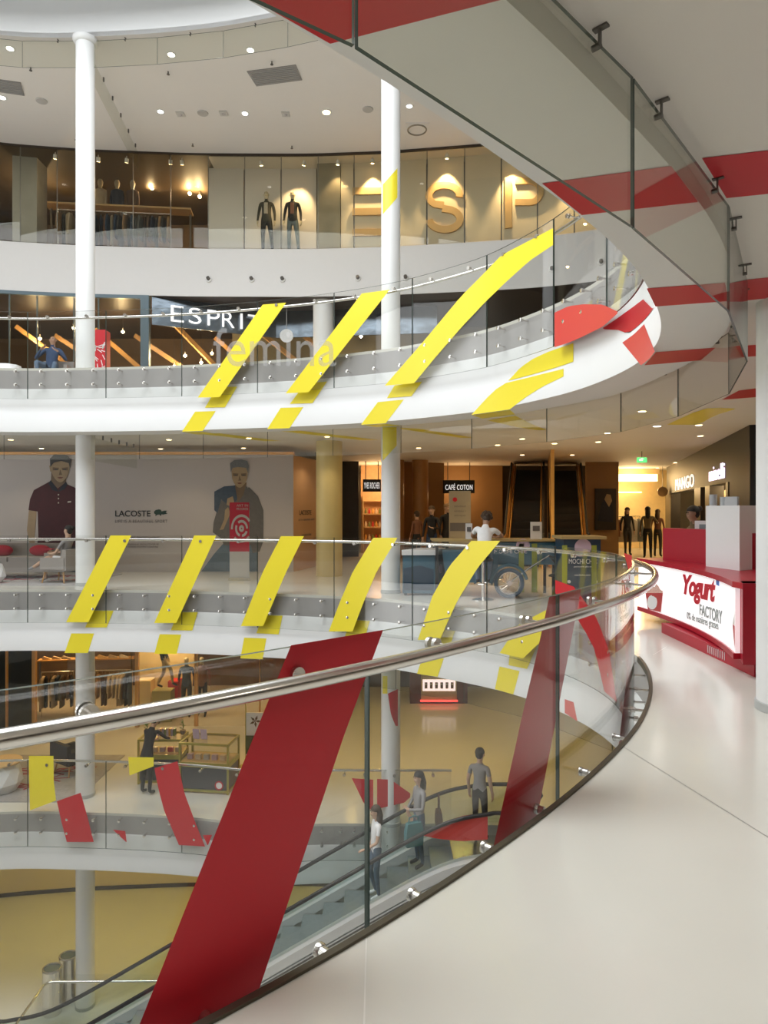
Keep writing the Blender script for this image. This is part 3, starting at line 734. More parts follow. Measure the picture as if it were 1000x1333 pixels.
# ---- clothes and busts in the top shop
gar = {}
def garment_mesh(kind):
    mb = MB(); w = {'coat': .23, 'shirt': .2, 'trousers': .11}[kind]; L = {'coat': .95, 'shirt': .72, 'trousers': .95}[kind]
    rows = []
    for t, ww, dd in ((0, .05, .015), (.06, .8, .035), (.12, 1.0, .045), (.5, .95, .045), (1, 1.05, .04)):
        z = -t * L; a = w * ww
        rows.append([(a * math.cos(th), dd * math.sin(th), z + (.0)) for th in np.linspace(0, 2 * PI, 11)])
    mb.ladder(rows)
    if kind != 'trousers':
        for s in (-1, 1):
            mb.tube([(s * w * .8, 0, -.07 * L), (s * w * 1.1, .01, -.4 * L), (s * w * 1.08, .02, -.75 * L)], [.038, .036, .03], 8)
    mb.tube([(0, 0, 0), (0, 0, .05), (.03, 0, .09), (.02, 0, .115), (-.02, 0, .11)], .006, 6, m=1)
    return mb
GC = [mat('cloth_%d' % i, c, .85, noise=.15, nscale=20) for i, c in enumerate([(.02, .025, .045), (.05, .045, .04), (.30, .19, .10), (.45, .36, .25), (.10, .06, .04), (.03, .05, .09), (.22, .10, .06), (.12, .12, .11), (.5, .45, .38)])]
GN = ['dark navy', 'charcoal', 'brown', 'tan', 'dark brown', 'blue', 'rust', 'grey', 'pale beige']
def garments(a, b, n, label, group, kinds=('coat', 'shirt', 'trousers'), cols=range(9), face=None):
    a, b = Vector(a), Vector(b); ang = math.atan2(b.y - a.y, b.x - a.x) + PI / 2
    for i in range(n):
        k = random.choice(kinds); c = random.choice(list(cols)); key = (k, c)
        if key not in gar:
            o = garment_mesh(k).build('hanging_garment', [GC[c], STEEL]); gar[key] = o.data; bpy.data.objects.remove(o)
        o = bpy.data.objects.new('hanging_garment', gar[key]); COL.objects.link(o)
        o.location = a + (b - a) * ((i + .5 + random.uniform(-.25, .25)) / n) + Vector((0, 0, -.105)); o.rotation_euler = (0, 0, ang + random.uniform(-.1, .1))
        tag(o, f'{GN[c]} {k} {label}', 'garment', group)
def rail(a, b, zfloor, label):
    a, b = Vector(a), Vector(b); t = thing('clothes_rail', label, 'clothes rail', (a.x, a.y, zfloor))
    part(MB().cyl(a, b, .016, 10), 'bar', STEEL, t)
    for p in (a, b): part(MB().cyl((p.x, p.y, zfloor), p, .016, 10), 'post', STEEL, t)
ra, rb = pat(76, 265, 1.3), pat(222, 268, 1.3); ra.z = rb.z = 10.72
rail(ra, rb, 9.2, 'long steel clothes rail behind the top shop window')
garments(ra, rb, 28, 'hanging on the long rail in the top shop', 'clothes on the top shop rail')
t = thing('wall_shelf', 'long wooden shelf above the clothes in the top shop', 'shelf', pat(150, 254, 1.7))
sa, sb = pat(60, 253, 1.7), pat(250, 258, 1.7); sa.z = sb.z = 10.98
part(MB().beam(sa, sb, .5, .05), 'board', mat('lit_shelf', (.62, .42, .2), .5, noise=.1), t)
for f in (.02, .5, .98):
    p = sa.lerp(sb, f); part(MB().box((p.x, p.y + .15, (9.2 + 10.95) / 2), (.05, .05, 10.95 - 9.2)), 'upright', DSTEEL, t)
def bust(loc, cm, label, zs=1.0):
    t = thing('mannequin_bust', label, 'mannequin', loc, group=None); x, y, z = loc
    mb = MB(); mb.lathe((x, y, z), [(.14, 0), (.15, .12), (.17, .3), (.2, .48), (.19, .54), (.07, .6)], 18, sy=.62)
    for s in (-1, 1): mb.tube([(x + s * .15, y, z + .5), (x + s * .185, y - .02, z + .3), (x + s * .185, y - .05, z + .05)], [.05, .045, .035], 8)
    part(mb, 'jacket', cm, t)
    part(MB().lathe((x, y, z + .58), [(.055, 0), (.05, .08), (.075, .13), (.085, .22), (.05, .3), (.01, .31)], 14), 'head', mat('mannequin_skin', (.40, .33, .22), .5, noise=.05), t)
for px, c, lab in ((131, GC[3], 'bust in a tan jacket on the top shop shelf'), (153, GC[0], 'bust in a black waistcoat on the top shop shelf'), (173, GC[4], 'bust in a brown jacket on the top shop shelf')):
    p = pat(px, 250, 1.7); bust((p.x, p.y - .02, 11.005), c, lab)
# ducts and pendant bulbs inside
for nm, a, b, r in (('air_duct', (48, 200), (180, 212), .12), ('air_duct', (185, 232), (270, 222), .16)):
    p, q = pat(*a, 2.6), pat(*b, 2.6); t = thing(nm, 'silver ventilation duct under the dark top shop ceiling' if r < .13 else 'wide ventilation duct above the top shop lamps', 'duct', p)
    part(MB().cyl(p, q, r, 14), 'pipe', mat('galvanised', (.55, .5, .42), .35, .9, noise=.1), t)
    part(MB().cyl(p.lerp(q, .5), (p.lerp(q, .5).x, p.lerp(q, .5).y, TOP - .05), .012, 8), 'hanger', DSTEEL, t)
def pendant(px, py, dy, zc, label, group, power=40, r=.05):
    p = pat(px, py, dy); t = thing('pendant_lamp', label, 'lamp', p, group=group)
    part(MB().ball(p, r, n=12), 'bulb', mat('bulb_glow', (1, .8, .5), .4, emit=60, ecol=(1, .70, .32), noise=.01), t)
    part(MB().cyl(p + Vector((0, 0, r * .8)), p + Vector((0, 0, r * .8 + .09)), r * .55, 10), 'socket', DSTEEL, t)
    part(MB().cyl(p + Vector((0, 0, r)), (p.x, p.y, zc), .006, 6), 'cord', BLACK, t)
    if power: point('pendant_glow', p + Vector((0, -.12, -.02)), power, size=.05)
for px, py, pw in ((54, 271, 60), (198, 245, 90), (247, 252, 40), (260, 256, 60), (19, 228, 20)):
    pendant(px, py, 2.2, TOP - .03, 'bare glowing bulb hanging in the top shop', 'bulbs in the top shop', pw)

# ---- glazed shop of the upper gallery
win2 = thing('window_2', 'tall dark framed shopfront of the upper gallery', None, (*wall_at(100), 4.6), kind='structure')
FRM = mat('shopfront_frame', (.10, .14, .16), .4, .3, noise=.05)
J2 = [-40, 12, 48, 96, 128, 189]
for a, b in zip(J2[:-1], J2[1:]):
    p, q = wall_at(a), wall_at(b); d = (q - p) / np.hypot(*(q - p)); n_ = np.array([-d[1], d[0]])
    part(MB().prism([(*p, 4.62), (*q, 4.62), (*q, 7.72), (*p, 7.72)], (*(n_ * .012), 0)), 'pane', SHOPGLASS, win2, smooth=False)
    part(MB().box((*(p + n_ * .03), 6.16), (.03, .05, 3.1), rz=math.atan2(d[1], d[0])), 'mullion', FRM, win2, smooth=False)
part(MB().box((*wall_at(189.5), 6.2), (.24, .16, 3.2)), 'post', FRM, win2, smooth=False)
part(wall_strip(-40, 189, 7.72, 7.82, -.02, .1, 20), 'head_rail', FRM, win2)
# patterned silver entrance portal, set back at an angle, with the shop sign
SILV = mat('mirror_relief', (.16, .19, .22), .2, .9, noise=.45, nscale=2.2, bump=.9)
PA = Vector((wall_at(197)[0], wall_at(197)[1] + .05, 0)); PB = Vector((-3.35, 21.2, 0))
mb = MB(); mb.prism([(PA.x, PA.y, 7.0), (PB.x, PB.y, 7.0), (PB.x, PB.y, 7.82), (PA.x, PA.y, 7.82)], (.05, .08, 0))
struct(mb, 'wall_portal', SILV, 'silver rippled portal panel behind the white shop letters', smooth=False)
mb = MB(); mb.prism([(PB.x, PB.y, 7.0), (1.6, 20.6, 7.0), (1.6, 20.6, 7.82), (PB.x, PB.y, 7.82)], (0, .08, 0))
struct(mb, 'wall_portal', SILV, 'silver rippled portal panel right of the shop letters', smooth=False)
dr = (PB - PA).normalized()
sign = thing('shop_sign', 'white letters reading ESPRIT on the silver portal', 'sign', PA + Vector((0, 0, 7.2)))
for ch, px in zip('ESPRIT', (232, 255, 279, 298, 315, 331)):
    k = (px - 500) / F; tt = (k * PA.y - PA.x) / (dr.x - k * dr.y); c = PA + dr * tt + Vector((0, -.09, 7.36))
    text('letter', ch, SIGNW, c, .36 if ch not in 'I' else .07, .46, sign, right=dr, depth=.04, bold=-.01)
# interior of that shop: warm beams, lamps, poster column
rnd = random.Random(3)
for i in range(9):
    a = pat(20 + i * 52, 392 + rnd.uniform(-8, 10), 1.5 + rnd.uniform(0, 2)); b = pat(90 + i * 52, 442 + rnd.uniform(-10, 14), 2.2 + rnd.uniform(0, 1.5)); 
    a.z = 7.55 - rnd.uniform(0, .2); b.z = 6.4 - rnd.uniform(0, .5)
    o = MB().beam(a, b, .09, .14).build('wooden_beam', WOOD); tag(o, 'sloping warm wooden beam inside the glazed upper gallery shop', 'beam', 'wooden beams in the upper gallery shop')
for px, py, dy in ((96, 427, 2), (52, 441, 2.5), (160, 432, 2), (241, 463, 1.5), (262, 472, 2.2), (227, 477, 2.2), (276, 460, 3), (430, 402, 2.8), (470, 438, 2)):
    pendant(px, py, dy, 7.8, 'small glowing bulb hanging in the upper gallery shop', 'bulbs in the upper gallery shop', 45, .045)
struct(MB().box((-.6, 23.0, 6.2), (9, .1, 3.2)), 'wall_shop', mat('hall_olive', (.20, .17, .10), .5, noise=.2, nscale=1.5), 'olive back wall of the upper gallery entrance', smooth=False)
o = thing('round_sign', 'small round pale sign at the upper gallery entrance', 'sign', pat(373, 437, .6))
p = pat(373, 437, .6); part(MB().tube([p, p + Vector((0, .03, 0))], .2, 24), 'disc', mat('pale_disc', (.7, .7, .7), .4, noise=.02), o); part(MB().beam(p + Vector((0, .02, .19)), (p.x, p.y + .02, 7.815), .02, .02), 'hanger', DSTEEL, o)
column(at_y(421, 440, 20.2).x, 20.2, .30, 4.6, 7.82, 'pale round column behind the upper gallery stripe')
# red perforated box on the upper gallery
p = at_y(131, 478, 17.0); t = thing('display_box', 'tall red box with white net pattern beside the shopfront', 'box', (p.x, p.y, 4.6))
part(MB().box((p.x, p.y, 5.35), (.36, .3, 1.5)), 'body', RED, t, smooth=False)
mb = MB(); rnd = random.Random(5)
for i in range(26):
    x = p.x + rnd.uniform(-.16, .16); z = 5.0 + rnd.uniform(0, .78); a = rnd.uniform(0, PI); l = .07
    mb.beam((max(p.x - .17, min(p.x + .17, x - l * math.cos(a))), p.y - .155, z - l * math.sin(a)), (max(p.x - .17, min(p.x + .17, x + l * math.cos(a))), p.y - .155, z + l * math.sin(a)), .008, .018)
part(mb, 'net_pattern', WHITE, t, smooth=False)

# ---- hoarding with posters on the gallery
HY = 18.2
HM = mat('hoarding_print', (.47, .435, .42), .45, noise=.02)
hoard = struct(MB().box(((-14.5 - 2.42) / 2, HY + .06, 1.56), (12.08, .12, 3.12)), 'wall_hoarding', HM, 'grey printed hoarding wall with fashion posters', smooth=False)
struct(MB().box((-8.45, HY + .02, 3.16), (12.1, .2, .07)), 'trim_5', mat('orange_strip', (.80, .38, .08), .4, noise=.05), 'orange strip along the top of the hoarding', smooth=False)
mb = MB(); mb.prism([(-2.42, HY + .06, 0), (-1.95, 20.3, 0), (-1.95, 20.3, 3.12), (-2.42, HY + .06, 3.12)], (-.08, .03, 0))
hoard2 = struct(mb, 'wall_hoarding', mat('hoarding_tan', (.50, .30, .16), .45, noise=.03), 'tan return panel of the hoarding', smooth=False)
def prt(name, pts, m, lay, Y=HY, parent=hoard, label=None):
    mb = MB(); mb.prism([at_y(x, y, Y - .004 - .003 * lay) for x, y in pts], (0, .0025, 0)); return part(mb, name, m, parent, label, smooth=False)
SKP = mat('print_skin', (.34, .25, .15), .5, noise=.15, nscale=9); SKD = mat('print_skin_dark', (.17, .115, .07), .5, noise=.1); HRP = mat('print_hair', (.07, .07, .07), .6, noise=.4, nscale=30)
POLO = mat('print_polo', (.055, .008, .014), .6, noise=.3, nscale=5); NAVY = mat('print_navy', (.012, .016, .03), .6, noise=.2); JEAN = mat('print_jeans', (.10, .15, .20), .6, noise=.3, nscale=6); KNIT = mat('print_knit', (.13, .125, .12), .7, noise=.2, nscale=14)
DENIM = mat('print_denim', (.06, .085, .12), .7, noise=.3, nscale=12)
# first man: burgundy polo
def man_face(cx, cy, w, h, par=hoard, lay=5):
    f = [(cx + w * math.cos(a) * (1 if math.sin(a) < 0 else .93 - .25 * math.sin(a) ** 2), cy + h * math.sin(a)) for a in np.linspace(0, 2 * PI, 22, endpoint=False)]
    prt('printed_face', f, SKP, lay)
    for s in (-1, 1):
        prt('printed_brow', [(cx + s * w * .15, cy - h * .12), (cx + s * w * .8, cy - h * .16), (cx + s * w * .78, cy + h * .08), (cx + s * w * .2, cy + h * .06)], SKD, lay + 1)
        prt('printed_eye', [(cx + s * w * .28, cy - h * .02), (cx + s * w * .62, cy - h * .04), (cx + s * w * .6, cy + h * .04), (cx + s * w * .3, cy + h * .05)], HRP, lay + 2)
    prt('printed_nose', [(cx - w * .02, cy), (cx + w * .16, cy + h * .36), (cx + w * .2, cy + h * .42), (cx - w * .16, cy + h * .44), (cx - w * .1, cy + h * .3)], SKD, lay + 1)
    prt('printed_mouth', [(cx - w * .34, cy + h * .62), (cx, cy + h * .58), (cx + w * .34, cy + h * .62), (cx + w * .1, cy + h * .70), (cx - w * .12, cy + h * .70)], mat('print_lips', (.16, .06, .045), .5, noise=.1), lay + 1)
prt('printed_neck', [(67, 612), (86, 612), (86, 634), (78, 640), (66, 632)], SKD, 1)
prt('printed_arm', [(38, 660), (48, 660), (45, 700), (46, 716), (42, 718), (37, 702), (35, 690)], SKP, 1)
prt('printed_shorts', [(50, 700), (98, 700), (100, 748), (45, 746), (46, 718)], NAVY, 1)
prt('printed_polo', [(66, 626), (75, 636), (84, 629), (98, 635), (110, 645), (112, 712), (50, 708), (49, 666), (37, 664), (39, 650), (44, 638)], POLO, 2)
prt('printed_collar', [(66, 625), (73, 634), (76, 640), (68, 638), (63, 629)], NAVY, 3); prt('printed_collar', [(86, 627), (79, 634), (76, 640), (84, 637), (88, 631)], NAVY, 3)
for y in (644, 649, 654.5): prt('printed_button', [(75.3, y - .9), (76.9, y - .9), (76.9, y + .9), (75.3, y + .9)], mat('print_pale', (.5, .48, .42), .5, noise=.05), 4)
prt('printed_logo', [(88, 652.5), (92.5, 652), (92.5, 654), (88, 654.5)], mat('print_pale', (.5, .48, .42)), 4)
man_face(78.5, 611, 12.5, 17)
prt('printed_hair', [(65.5, 608), (65, 597), (70, 592), (79, 590.5), (88, 593), (92, 598), (91.5, 610), (89.5, 603), (80, 600), (70, 602)], HRP, 9)
prt('printed_ear', [(64, 606), (67, 606), (68, 614), (65.5, 614)], SKP, 4)
# second man: grey knit polo, denim jacket over the shoulder
prt('printed_jacket', [(279, 640), (292, 633), (306, 632), (309, 650), (300, 660), (288, 650), (283, 668), (279, 664)], DENIM, 3)
prt('printed_neck', [(304, 632), (321, 628), (320, 645), (312, 656), (305, 648)], SKD, 1)
prt('printed_jeans', [(292, 706), (335, 705), (336, 744), (262, 744), (278, 722)], JEAN, 1)
prt('printed_shirt', [(301, 640), (310, 654), (324, 634), (336, 646), (343, 664), (343, 704), (338, 718), (329, 720), (327, 710), (292, 710), (287, 700), (277, 693), (278, 680), (284, 660), (290, 646)], KNIT, 2)
prt('printed_forearm', [(286, 690), (291, 689), (300, 668), (297, 660), (293, 664), (292, 676)], SKP, 4)
prt('printed_hand', [(296, 649), (303, 646), (305, 653), (300, 659), (295, 657)], SKP, 5)
man_face(312, 618.5, 11, 16.5)
prt('printed_hair', [(300.5, 615), (299.5, 603), (305, 599), (314, 598), (322, 600), (324, 606), (323, 616), (320.5, 609), (310, 608), (303, 609)], mat('print_hair_grey', (.16, .17, .18), .6, noise=.4, nscale=30), 9)
prt('printed_collar', [(320, 632), (326, 640), (324, 650), (316, 649)], KNIT, 4)
INK = mat('print_ink', (.02, .025, .03), .5, noise=.02); INKG = mat('print_ink_grey', (.15, .14, .14), .5, noise=.02)
def htext(s, x0, x1, y0, y1, m, parent=hoard, Y=HY, **k):
    a, b = at_y(x0, y1, Y - .012), at_y(x1, y0, Y - .012)
    return text('printed_lettering', s, m, (a + b) / 2, b.x - a.x, b.z - a.z, parent, depth=.003, **k)
htext('LACOSTE', 150, 196, 664.5, 672.5, INK, bold=.012)
htext('LIFE IS A BEAUTIFUL SPORT', 150, 218, 676.5, 680.5, INKG, spacing=1.2)
htext('OUVERTURE PROCHAINE', 146, 208, 698.5, 702, INKG)
htext('LA NOUVELLE BOUTIQUE', 150, 207, 707.5, 709.5, INKG); htext('BIENTOT DANS VOTRE CENTRE', 150, 206, 710.8, 712.8, INKG)
def croc(x, y, w, parent, Y=HY):
    P = [(0, .35), (.12, .1), (.35, .0), (.5, .05), (.56, .3), (.8, .18), (1, .22), (.86, .4), (1, .62), (.7, .75), (.55, .7), (.5, 1), (.4, .75), (.22, .8), (.12, 1), (.1, .7), (.02, .62)]
    prt('printed_crocodile', [(x + a * w, y + b * w * .52) for a, b in P], mat('print_green_ink', (.02, .05, .04), .5, noise=.1), 2, Y, parent)
croc(200.5, 663, 17.5, hoard)
def rt(s, cz, hgt, w, m, c=.5):          # lettering on the tan return panel
    A, B = Vector((-2.42, HY + .06, 0)), Vector((-1.95, 20.3, 0)); d = (B - A).normalized(); n_ = Vector((d.y, -d.x, 0))
    return text('printed_lettering', s, m, A.lerp(B, c) + n_ * .005 + Vector((0, 0, cz)), w, hgt, hoard2, right=d, depth=.003)
rt('LACOSTE', 1.58, .13, 1.0, INK, .45); rt('LIFE IS A BEAUTIFUL SPORT', 1.38, .05, 1.35, INKG); rt('OUVERTURE', .95, .06, .8, INKG)
# red exhibition banner in front of the second poster
t = thing('roll_up_banner', 'red and white exhibition banner standing before the hoarding', 'banner', at_z(314, 756, 0))
BY = at_z(314, 756, 0).y
def bq(name, x0, x1, y0, y1, m, dy=0.0): 
    mb = MB(); mb.prism([at_y(x0, y0, BY - dy), at_y(x1, y0, BY - dy), at_y(x1, y1, BY - dy), at_y(x0, y1, BY - dy)], (0, .01, 0)); return part(mb, name, m, t, smooth=False)
bq('banner_red', 299, 324.5, 654, 718, mat('banner_red_print', (.40, .012, .03), .5, noise=.05)); bq('banner_white', 299, 324.5, 718, 752, mat('banner_white_print', (.42, .39, .34), .5, noise=.03))
bq('foot', 297, 326, 752, 756, STEEL, .02)
c = at_y(314.5, 688, BY - .008); wm = mat('banner_white_print', (.6, .6, .55))
for r0, a0, a1 in ((.30, .6, 3.2), (.30, 3.9, 5.6), (.17, 0, 2.2), (.17, 2.7, 4.4), (.17, 4.8, 5.9), (.05, 0, 6.2)):
    rows = [[(c.x + rr * .75 * math.cos(a), c.y, c.z + rr * math.sin(a)) for rr in (r0 - .03, r0 + .03)] for a in np.linspace(a0, a1, 16)]
    rows = [[(max(c.x - .28, min(c.x + .2, p[0])), p[1], p[2]) for p in r] for r in rows]
    part(MB().ladder(rows), 'ring_motif', wm, t)
for s, y0, y1 in (('ART IN', 656.5, 659.5), ('PROGRESS', 661, 664)):
    a, b = at_y(308, y1, BY - .008), at_y(323, y0, BY - .008); text('printed_lettering', s, wm, (a + b) / 2, b.x - a.x, b.z - a.z, t, depth=.002)
# ------------------------------------------------------------------ ceiling fittings
def downlight(px, py, zc, group, label, power=0, lm=None, r=.085, col=(1, .80, .52), pos=None, ang=120):
    p = Vector(pos) if pos else at_z(px, py, zc)
    t = thing('downlight', label, 'ceiling light', (p.x, p.y, zc), group=group)
    part(MB().lathe((p.x, p.y, zc - .012), [(r * .8, .004), (r * 1.15, 0), (r * 1.2, .006), (r * 1.2, .0118)], 18), 'rim', WHITE, t)
    part(MB().lathe((p.x, p.y, zc - .016), [(r * .2, 0), (r * .8, .003), (r * .8, .012)], 16), 'lens', lm or LAMPW, t)
    if power: spot('downlight_beam', (p.x, p.y, zc - .03), (p.x, p.y, zc - 3), power, ang, col, .5, .08)
for px, py, pw in ((13, 63, 0), (223, 71, 0), (326, 65, 0), (209, 145, 0), (319, 147.5, 0), (3, 127, 0), (533, 138, 0)):
    downlight(px, py, TOP, 'round lights in the top ceiling', 'small round light in the pale top ceiling', pw, LAMPC, .09)
downlight(425, 146, TOP, None, 'bright warm round light in the top ceiling', 60, LAMPW, .12)
for px, py in ((14, 572), (54, 583.5), (220, 572), (209, 584), (324, 570), (317, 583), (426, 568), (426, 582)):
    downlight(px, py, CEILZ['upper'], 'round lights over the gallery seating', 'small warm round light in the ceiling above the hoarding', 55, LAMPW, .07)
for px, py in ((836, 535), (910, 553), (912, 567), (791, 563.5), (779, 575), (648, 579), (680, 571), (722, 577), (856, 609), (545, 583), (680, 592), (745, 592)):  # last two added above the escalators to brighten their amber sides
    downlight(px, py, CEILZ['upper'], 'round lights in the gallery hall ceiling', 'small warm round light in the hall ceiling by the escalators', 70, LAMPW, .075, (1, .68, .33))
downlight(881, 602, CEILZ['upper'], None, 'bright warm round light before the bright shop', 60, LAMPW, .13, (1, .68, .33))
# lights over the near part of the gallery, behind and above the camera
for x, y in ((3.6, 1.0), (6.2, 2.6), (6.6, 6.4), (6.4, 10.5), (2.0, -2.2), (5.2, -2.6), (-1.6, -2.4), (-5.0, -3.4), (5.6, 14.0), (9.5, 4.5)):
    downlight(0, 0, CEILZ['upper'], 'round lights over the near gallery', 'round white light in the ceiling over the near gallery', 78, LAMPC, .09, (1, .93, .82), (x, y, CEILZ["upper"]), 150)
for x, y in ((-9, 16.5), (-6, 17.3), (-3, 16.8), (0, 16.5), (2, 17.5), (-1, 21), (3.5, 15.5), (6, 18), (6, 12), (5, 22), (9, 16)):
    downlight(0, 0, CEILZ['gallery'], 'round lights over the lower gallery', 'round warm light in the ceiling over the lower gallery', 82, LAMPW, .08, (1, .68, .16), (x, y, CEILZ['gallery']), 140)
for x, y in ((-11, 16.6), (-8.5, 17.6), (-6, 17), (-3.5, 17.6), (-1, 17), (1.5, 17.4), (-10, 12), (4, 15), (-4.5, 15.6)):
    downlight(0, 0, CEILZ['lower'], 'round lights over the bottom storey', 'round warm light in the ceiling over the bottom storey', 60, LAMPW, .08, (1, .76, .12), (x, y, CEILZ['lower']), 140)
VENT = mat('vent_grey', (.30, .29, .28), .5, noise=.1, nscale=30)
def vent(q, label):
    P = [at_z(x, y, TOP) for x, y in q]; t = thing('ceiling_vent', label, 'vent', P[0])
    part(MB().prism([p - Vector((0, 0, .02)) for p in P], (0, 0, .0198)), 'frame', VENT, t, smooth=False)
    for k in range(1, 9):
        f = k / 9; a = P[0].lerp(P[3], f); b = P[1].lerp(P[2], f); part(MB().beam(a.lerp(b, .03) - Vector((0, 0, .026)), a.lerp(b, .97) - Vector((0, 0, .026)), .02, .012), 'slat', mat('vent_slat', (.38, .37, .36), .5, noise=.05), t, smooth=False)
vent([(321.5, 92.5), (385, 84), (393.5, 103.5), (334, 111.5)], 'grey slatted vent panel in the top ceiling above the white display')
vent([(-30, 99), (27, 107), (32, 124), (-28, 115)], 'grey slatted vent panel in the top ceiling beside the column')
for px, py in ((54, 131), (264, 147), (479, 142)):
    p = at_z(px, py, TOP); o = MB().lathe((p.x, p.y, TOP - .03), [(.05, 0), (.13, .005), (.14, .02), (.14, .0298)], 20).build('ceiling_speaker', mat('speaker_grey', (.52, .50, .48), .6, noise=.05)); tag(o, 'round grey speaker in the top ceiling', 'speaker', 'speakers in the top ceiling')
for px, py in ((235, 148), (291, 147), (372, 148)):
    p = at_z(px, py, TOP); t = thing('ceiling_sensor', 'small square sensor plate in the top ceiling', 'sensor', p, group='sensor plates in the top ceiling')
    part(MB().box((p.x, p.y, TOP - .0152), (.2, .2, .03)), 'plate', mat('plate_grey', (.6, .58, .55), .5, noise=.04), t, smooth=False); part(MB().lathe((p.x, p.y, TOP - .06), [(.03, 0), (.05, .03)], 14), 'dome', GREYP, t)
for px, py in ((219, 93), (354, 80), (40, 88), (251, 187), (380, 190), (99, 179)):
    p = at_z(px, py, TOP); t = thing('sprinkler', 'tiny sprinkler head in the top ceiling', 'sprinkler', p, group='sprinklers in the top ceiling')
    part(MB().cyl((p.x, p.y, TOP - .06), (p.x, p.y, TOP - .0002), .014, 8), 'stem', DSTEEL, t); part(MB().lathe((p.x, p.y, TOP - .075), [(.035, 0), (.035, .01)], 12), 'rose', DSTEEL, t)
p = at_z(543, 168, TOP); t = thing('ceiling_speaker', 'large round ceiling fitting on a square plate', 'speaker', p)
part(MB().box((p.x, p.y, TOP - .0102), (.62, .62, .02)), 'plate', CEIL, t, smooth=False)
part(MB().tube([(p.x + .25 * math.cos(a), p.y + .25 * math.sin(a), TOP - .03) for a in np.linspace(0, 2 * PI, 24, endpoint=False)], .02, 8, closed=True), 'ring', mat('ring_brown', (.30, .26, .20), .5, noise=.05), t)
# straight smoke screens from the seating column to the shop wall
for zt, end, lab in ((TOP, tuple(wall_at(181, -.02)), 'straight glass smoke screen between the column and top shopfront'), (CEILZ['upper'], (at_y(181, 600, HY).x, HY - .12), 'straight glass smoke screen between the column and the hoarding')):
    a = np.array(C1); b = np.array(end); d = b - a; L = np.hypot(*d); d /= L; t = thing('straight_smoke_screen', lab, 'glass screen', (*((a + b) / 2), zt - .62))
    for k in range(3):
        p, q = a + d * (.22 + (L - .24) * k / 3), a + d * (.21 + (L - .24) * (k + 1) / 3); part(MB().beam((*p, zt - .36), (*q, zt - .36), .012, .52), 'glass_pane', SKIRTGLASS, t, smooth=False)
        for f in (.25, .75):
            e = p + (q - p) * f; part(MB().box((*e, zt - .0502), (.03, .03, .1)), 'glass_clamp', DSTEEL, t, smooth=False)

# ------------------------------------------------------------------ gallery hall behind the void (shops, escalators going up)
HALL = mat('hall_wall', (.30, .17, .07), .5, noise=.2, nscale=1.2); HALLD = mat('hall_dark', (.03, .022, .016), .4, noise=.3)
def wallbox(name, a, b, z0, z1, m, label, t=.1):
    mb = MB(); a, b = Vector((*a, 0)), Vector((*b, 0)); d = (b - a).normalized(); n_ = Vector((-d.y, d.x, 0)) * t
    mb.prism([a + Vector((0, 0, z0)), b + Vector((0, 0, z0)), b + Vector((0, 0, z1)), a + Vector((0, 0, z1))], n_)
    return struct(mb, name, m, label, smooth=False)
ZH = CEILZ['upper']
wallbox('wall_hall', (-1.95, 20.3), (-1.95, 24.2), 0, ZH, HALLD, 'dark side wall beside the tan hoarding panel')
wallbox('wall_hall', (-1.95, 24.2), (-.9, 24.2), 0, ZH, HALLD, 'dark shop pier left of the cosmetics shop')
wallbox('wall_hall', (-.9, 26.5), (.6, 26.5), 0, ZH, mat('cosmetics_back', (.70, .42, .22), .5, noise=.2), 'lit back wall of the cosmetics shop')
wallbox('wall_hall', (.3, 24.2), (2.2, 25.0), 0, ZH, HALL, 'brown wall between the two small shops')
wallbox('wall_hall', (2.0, 26.5), (4.6, 26.5), 0, ZH, HALL, 'brown back wall around the shirt shop')
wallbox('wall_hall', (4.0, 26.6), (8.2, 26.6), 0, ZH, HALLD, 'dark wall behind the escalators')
wallbox('wall_hall', (7.25, 24.5), (8.42, 24.5), 0, ZH, HALL, 'brown wall panel right of the escalators')
wallbox('wall_hall', (8.6, 29.6), (12.6, 29.6), 0, ZH, mat('fashion_back', (.80, .60, .30), .5, noise=.08), 'bright cream back wall of the fashion shop')
def sign_board(px0, px1, py0, py1, Y, body, label, tm=SIGNW, bm=BLACK, frac=.8):
    a, b = at_y(px0, py1, Y), at_y(px1, py0, Y); t = thing('shop_sign', label, 'sign', ((a.x + b.x) / 2, Y, a.z))
    part(MB().box(((a.x + b.x) / 2, Y + .06, (a.z + b.z) / 2), (b.x - a.x, .12, b.z - a.z)), 'board', bm, t, smooth=False)
    for f in (.15, .85): part(MB().cyl((a.x + (b.x - a.x) * f, Y + .06, b.z), (a.x + (b.x - a.x) * f, Y + .06, ZH), .015, 8), 'hanger', DSTEEL, t)
    text('lettering', body, tm, ((a.x + b.x) / 2, Y - .004, (a.z + b.z) / 2), (b.x - a.x) * frac, (b.z - a.z) * .5, t, depth=.01, spacing=1.1)
    return t
sign_board(472.5, 496, 624, 640, 24.0, 'YVES ROCHER', 'black shop sign reading YVES ROCHER over the lit cosmetics shop', frac=.86)
sign_board(577, 618, 625, 642, 24.6, 'CAFÉ COTON', 'black shop sign reading CAFE COTON above the beige totem', frac=.86)
point('cosmetics_shop_light', (-.2, 25.3, 2.6), 90, (1, .62, .28), .3); point('shirt_shop_light', (2.9, 25.6, 2.4), 40, (1, .62, .28), .3)
